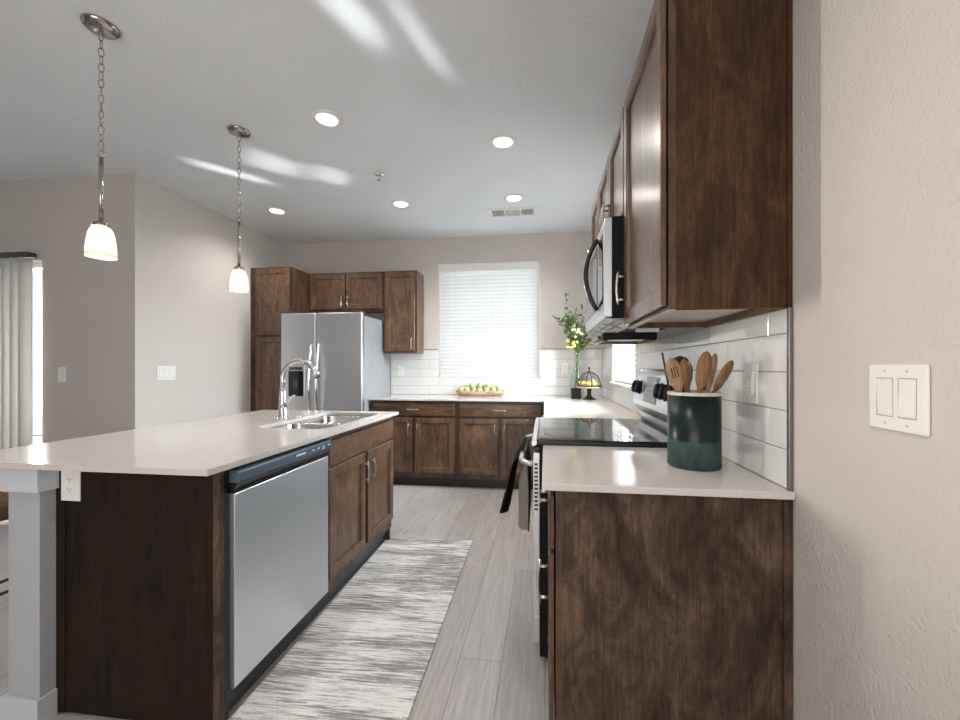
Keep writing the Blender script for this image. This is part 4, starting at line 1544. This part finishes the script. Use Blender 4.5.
obj('shell', MB().loft([oval(.235, .055, C1 + .0005), oval(.262, .075, C1 + .018), oval(.288, .094, C1 + .058), oval(.283, .089, C1 + .060), oval(.252, .066, C1 + .026), oval(.22, .045, C1 + .016)]), M_BOWLW, t)
b = MB()
for k in range(7):
    x_ = BXc + .085 + k * .022
    zz = C1 + .036
    b.tube([(x_, BYc - .0885, zz - .007), (x_ + .006, BYc - .0895, zz + .008), (x_ + .012, BYc - .0885, zz - .006), (x_ + .02, BYc - .089, zz)], .0016, 5)
obj('script_lettering', b, M_STEM, t)
spots = [(-.215, -.022, 0), (-.145, -.030, 0), (-.072, -.028, 0), (.0, -.030, 0), (.075, -.028, 0), (.148, -.030, 0), (.215, -.020, 0),
         (-.19, .035, .016), (-.11, .038, .018), (-.03, .036, .02), (.05, .038, .018), (.13, .036, .018), (.20, .034, .016), (-.005, 0, .046), (.092, .002, .046), (-.098, .002, .046)]
for k, (dx, dy, dz) in enumerate(spots):
    b = MB()
    r = .034 + .003 * rnd.random()
    c = (BXc + dx, BYc + dy, C1 + .030 + r + dz)
    prof = [(0, -.84 * r), (.25 * r, -.92 * r), (.6 * r, -.78 * r), (.92 * r, -.3 * r), (1.0 * r, .15 * r), (.86 * r, .62 * r), (.5 * r, .88 * r), (.2 * r, .82 * r), (0, .70 * r)]
    b.lathe(prof, c, 18)
    o = solo('green_apple', b, M_APPLE, 'green apples heaped in the wooden dough bowl', 'fruit', 'green apples in the bowl', origin=c)
    obj('stem', MB().tube([(c[0], c[1], c[2] + .70 * r), (c[0] + .004, c[1], c[2] + 1.12 * r)], .0014, 6), M_STEM, o)

# ------------------------------------------------------------------ switches and outlets


def plate_frame(normal, c):
    """matrix: local u across, n out, z up, centred on c (a point on the wall)"""
    if normal == 'x-':
        R = Matrix(((0, -1, 0), (-1, 0, 0), (0, 0, 1)))
    elif normal == 'x+':
        R = Matrix(((0, 1, 0), (1, 0, 0), (0, 0, 1)))
    else:
        R = Matrix(((1, 0, 0), (0, -1, 0), (0, 0, 1)))
    return Matrix.Translation(c) @ R.to_4x4()


def mbt(b, mx):
    b.bm.transform(mx)
    bmesh.ops.recalc_face_normals(b.bm, faces=list(b.bm.faces))
    return b


def switch(normal, c, gangs, label, h=.122, states=None, width=None):
    mx = plate_frame(normal, c)
    W = width or (.075 + .046 * (gangs - 1))
    t = thing('light_switch', label, 'light switch', c)
    obj('plate', mbt(MB().box(-W / 2, W / 2, .0003, .006, -h / 2, h / 2, .0025), mx), M_WHITE, t)
    for k in range(gangs):
        u = (k - (gangs - 1) / 2) * .047
        a = (states[k] if states else 1) * .030
        tilt = Matrix.Translation((u, .0055, 0)) @ Matrix.Rotation(a, 4, 'X')
        obj('rocker', mbt(MB().box(-.0165, .0165, -.002, .0022, -.033, .033, .001, 2, tilt), mx), M_WHITE, t)
        sr = MB()
        for (c0, c1, c2, c3) in ((-.0188, .0188, .0345, .0362), (-.0188, .0188, -.0362, -.0345), (-.0188, -.0174, -.036, .036), (.0174, .0188, -.036, .036)):
            sr.box(u + c0, u + c1, .0055, .0063, c2, c3)
        obj('surround', mbt(sr, mx), M_SHADOWLINE, t)
        for z in (-.049, .049):
            obj('screw', mbt(MB().tube([(u, .0055, z), (u, .0068, z)], .003, 10), mx), M_PALE, t)
    return t


def outlet(normal, c, label, h=.118, W=.075):
    mx = plate_frame(normal, c)
    t = thing('wall_outlet', label, 'power outlet', c)
    obj('plate', mbt(MB().box(-W / 2, W / 2, .0003, .006, -h / 2, h / 2, .0025), mx), M_WHITE, t)
    obj('insert', mbt(MB().box(-.0168, .0168, .0055, .0085, -.034, .034, .0015), mx), M_WHITE, t)
    sl = MB()
    for z in (-.018, .018):
        sl.box(-.0075, -.0055, .0083, .0088, z - .003, z + .005).box(.0055, .0075, .0083, .0088, z - .003, z + .004)
        sl.tube([(0, .0083, z - .009), (0, .0088, z - .009)], .0022, 8)
    obj('socket_slots', mbt(sl, mx), M_DKGREY, t)
    return t


switch('x-', (XW, .817, 1.181), 2, 'white double rocker switch on the right wall in the foreground', .122, [-1, 1], .122)
switch('x+', (XL, 3.020, 1.186), 3, 'white triple rocker switch on the left wall by the island', .121, None, .166)
switch('y-', (-3.852, YL, 1.178), 1, 'white single rocker switch beside the sliding door blinds', .12)
outlet('x-', (XW - .0075, 1.326, 1.188), 'white outlet on the glossy tile right of the utensil crock', .120, .078)
outlet('y-', (-1.706, YB - .0085, 1.190), 'white outlet on the back tile between fridge and window', .118)
outlet('y-', (.218, YB - .0085, 1.222), 'white outlet on the back tile left of the glass vase', .118)
outlet('y-', (-1.664, 1.2203, .823), 'white outlet on the island end panel beside the grey half wall', .118, .078)

# ------------------------------------------------------------------ ceiling things
for (x_, y_, lab) in ((-1.332, 2.315, 'round recessed ceiling light nearest the front, over the island aisle'),
                      (-.284, 2.701, 'round recessed ceiling light nearest the right wall cabinets'),
                      (-2.602, 3.617, 'round recessed ceiling light at far left, in front of the pantry'),
                      (-1.339, 3.607, 'round recessed ceiling light in front of the fridge, left of the window'),
                      (-.279, 3.607, 'round recessed ceiling light just in front of the ceiling vent'),
                      (-.45, .45, 'added unseen ceiling light over the foreground, brightening the bare right wall'),
                      (-.45, -1.0, 'added unseen ceiling light behind the camera, warming the right wall')):
    t = thing('recessed_light', lab, 'ceiling light', (x_, y_, H), 'recessed ceiling lights')
    obj('trim_ring', MB().lathe([(.094, 0), (.094, -.004), (.086, -.009), (.066, -.006), (.060, -.0015), (.060, 0)], (x_, y_, H - .0003), 40, cap0=False, cap1=False), M_WHITE, t)
    obj('lens', MB().lathe([(0, -.0035), (.060, -.0035), (.060, -.0015), (0, -.0015)], (x_, y_, H), 36), M_LENS, t)
    l = bpy.data.lights.new('recessed_lamp', 'SPOT')
    l.energy = 44 if y_ > 1 else 42  # the two out-of-view lights are added to warm and brighten the right wall
    l.color = (1.0, .95, .89) if y_ > 1 else (1.0, .91, .82)
    l.spot_size = math.radians(150)
    l.spot_blend = .8
    l.shadow_soft_size = .06
    lo = bpy.data.objects.new('recessed_lamp', l)
    COL.objects.link(lo)
    lo.location = (x_, y_, H - .015)


def pendant(px, py, label):
    t = thing('pendant_light', label, 'pendant lamp', (px, py, 1.72))
    obj('canopy', MB().lathe([(0, 0), (.066, 0), (.066, -.006), (.058, -.016), (.030, -.024), (.010, -.027), (0, -.027)], (px, py, H - .0005), 32), M_PEND, t)
    ch = MB()
    z = H - .028
    zend = 2.196
    n = 15
    pitch = (z - zend - .02) / n
    ll = pitch / 2 + .0032
    rw = .0095
    for k in range(n):
        zc = z - .004 - pitch * (k + .5)
        pts = []
        for j in range(13):
            a = 2 * PI * j / 12
            u, v = rw * math.cos(a), ll * math.sin(a)
            jig = .15 * ((k * 37) % 5 - 2)
            ang = (PI / 2 if k % 2 else 0) + .5 + jig
            pts.append((px + u * math.cos(ang), py + u * math.sin(ang), zc + v))
        ch.tube(pts, .0021, 6, cap=False)
    obj('chain', ch, M_PEND, t)
    sm = MB()
    sm.tube([(px, py, 1.876), (px, py, 2.176)], .0085, 14)
    for ang in (0,):
        sm.tube([(px + .016 * math.cos(2 * PI * k / 16), py, 2.190 + .016 * math.sin(2 * PI * k / 16)) for k in range(17)], .0026, 8, cap=False)
    obj('stem', sm, M_PEND, t)
    obj('socket_cap', MB().lathe([(.009, 1.892), (.016, 1.889), (.026, 1.880), (.031, 1.868), (0, 1.868)], (px, py, 0), 28), M_BRONZE, t)
    prof = [(.026, 1.8655), (.036, 1.856), (.043, 1.838), (.0475, 1.815), (.0510, 1.785), (.0530, 1.755), (.0538, 1.728),
            (.0518, 1.728), (.0510, 1.755), (.0490, 1.785), (.0455, 1.815), (.041, 1.838), (.034, 1.852), (.024, 1.8605)]
    obj('shade', MB().lathe(prof, (px, py, 0), 40, cap0=False, cap1=False), M_SHADE, t)
    obj('bulb', MB().lathe([(.012, 1.858), (.013, 1.835), (.020, 1.815), (.022, 1.80), (.014, 1.785), (0, 1.78)], (px, py, 0), 20), M_LENS, t)
    l = bpy.data.lights.new('pendant_lamp', 'POINT')
    l.energy = 1.7
    l.color = (1.0, .86, .68)
    l.shadow_soft_size = .03
    lo = bpy.data.objects.new('pendant_lamp', l)
    COL.objects.link(lo)
    lo.location = (px, py, 1.748)


pendant(-1.972, 1.557, 'chain hung pendant lamp with frosted shade, the one nearer the camera')
pendant(-1.964, 2.361, 'chain hung pendant lamp with frosted shade, the farther one by the corner')

t = thing('ceiling_vent', 'white three section air register on the ceiling near the back wall', 'air vent', (-.315, 3.93, H))
b = MB()
vx0, vx1, vy0, vy1 = -.555, -.078, 3.822, 4.035
for (a0, a1, c0, c1) in ((vx0, vx1, vy0, vy0 + .03), (vx0, vx1, vy1 - .03, vy1), (vx0, vx0 + .035, vy0 + .03, vy1 - .03), (vx1 - .035, vx1, vy0 + .03, vy1 - .03),
                         (-.40, -.385, vy0 + .03, vy1 - .03), (-.245, -.230, vy0 + .03, vy1 - .03)):
    b.box(a0, a1, c0, c1, H - .010, H - .0005)
obj('frame', b, M_WHITE, t)
b = MB()
for k in range(12):
    yy = vy0 + .036 + k * .0125
    b.box(-.384, -.246, yy, yy + .004, H - .007, H - .004)
for s0, s1 in ((vx0 + .036, -.401), (-.229, vx1 - .036)):
    n = 9
    for k in range(n):
        xx = s0 + (s1 - s0) * (k + .2) / n
        b.box(xx, xx + .005, vy0 + .031, vy1 - .031, H - .007, H - .004)
obj('louvers', b, M_WHITE, t)
obj('duct', MB().box(vx0 + .03, vx1 - .03, vy0 + .03, vy1 - .03, H - .0025, H - .0005), M_BLACK, t)

t = thing('sprinkler_head', 'small chrome fire sprinkler on the ceiling between the recessed lights', 'sprinkler', (-1.303, 3.025, H))
obj('escutcheon', MB().lathe([(0, 0), (.038, 0), (.036, -.006), (.018, -.012), (0, -.012)], (-1.303, 3.025, H - .0005), 24), M_CHROME, t)
obj('frame', MB().tube([(-1.303, 3.025, H - .012), (-1.303, 3.025, H - .045)], .007, 10), M_CHROME, t)
obj('deflector', MB().lathe([(0, -.045), (.018, -.045), (.018, -.048), (0, -.048)], (-1.303, 3.025, H), 18), M_CHROME, t)

# ------------------------------------------------------------------ bar stool at the island, its edge in view at far left
SXc, SYc = -2.535, 1.55
t = thing('bar_stool', 'woven brown bar stool with thin black legs behind the half wall at far left', 'stool', (SXc, SYc, 0))
b = MB()
L = []
for (r, z) in ((.12, .545), (.175, .56), (.198, .62), (.205, .70), (.19, .70), (.175, .655), (.14, .62), (.05, .612)):
    L.append([Vector((SXc + r * 1.0 * math.cos(2 * PI * k / 28), SYc + r * math.sin(2 * PI * k / 28), z)) for k in range(28)])
b.loft(L)
obj('seat', b, M_WICKER, t)
b = MB()
L = []
for k in range(15):
    a = PI * (.55 + .9 * k / 14)
    hgt = .86 - .12 * abs(k - 7) / 7
    L.append([Vector((SXc + r * math.cos(a), SYc + r * math.sin(a), z)) for (r, z) in ((.204, .695), (.222, hgt), (.210, hgt + .004), (.192, .695))])
b.loft(L)
obj('backrest', b, M_WICKER, t)
ft = [(.14, .14), (-.14, .14), (-.14, -.14), (.14, -.14)]
for (ax, ay) in ft:
    obj('leg', MB().tube([(SXc + ax * 1.05, SYc + ay * .9, .558), (SXc - ax * 1.35, SYc + ay * 1.5, .0)], .009, 10), M_BLACK, t)
for sx_ in (-1, 1):
    f_ = 1 - .20 / .558
    xx = SXc + sx_ * .14 * (1.05 - 2.4 * f_)
    yy = .14 * (.9 + .6 * f_)
    obj('stretcher', MB().tube([(xx, SYc - yy, .20), (xx, SYc + yy, .20)], .008, 8), M_BLACK, t)
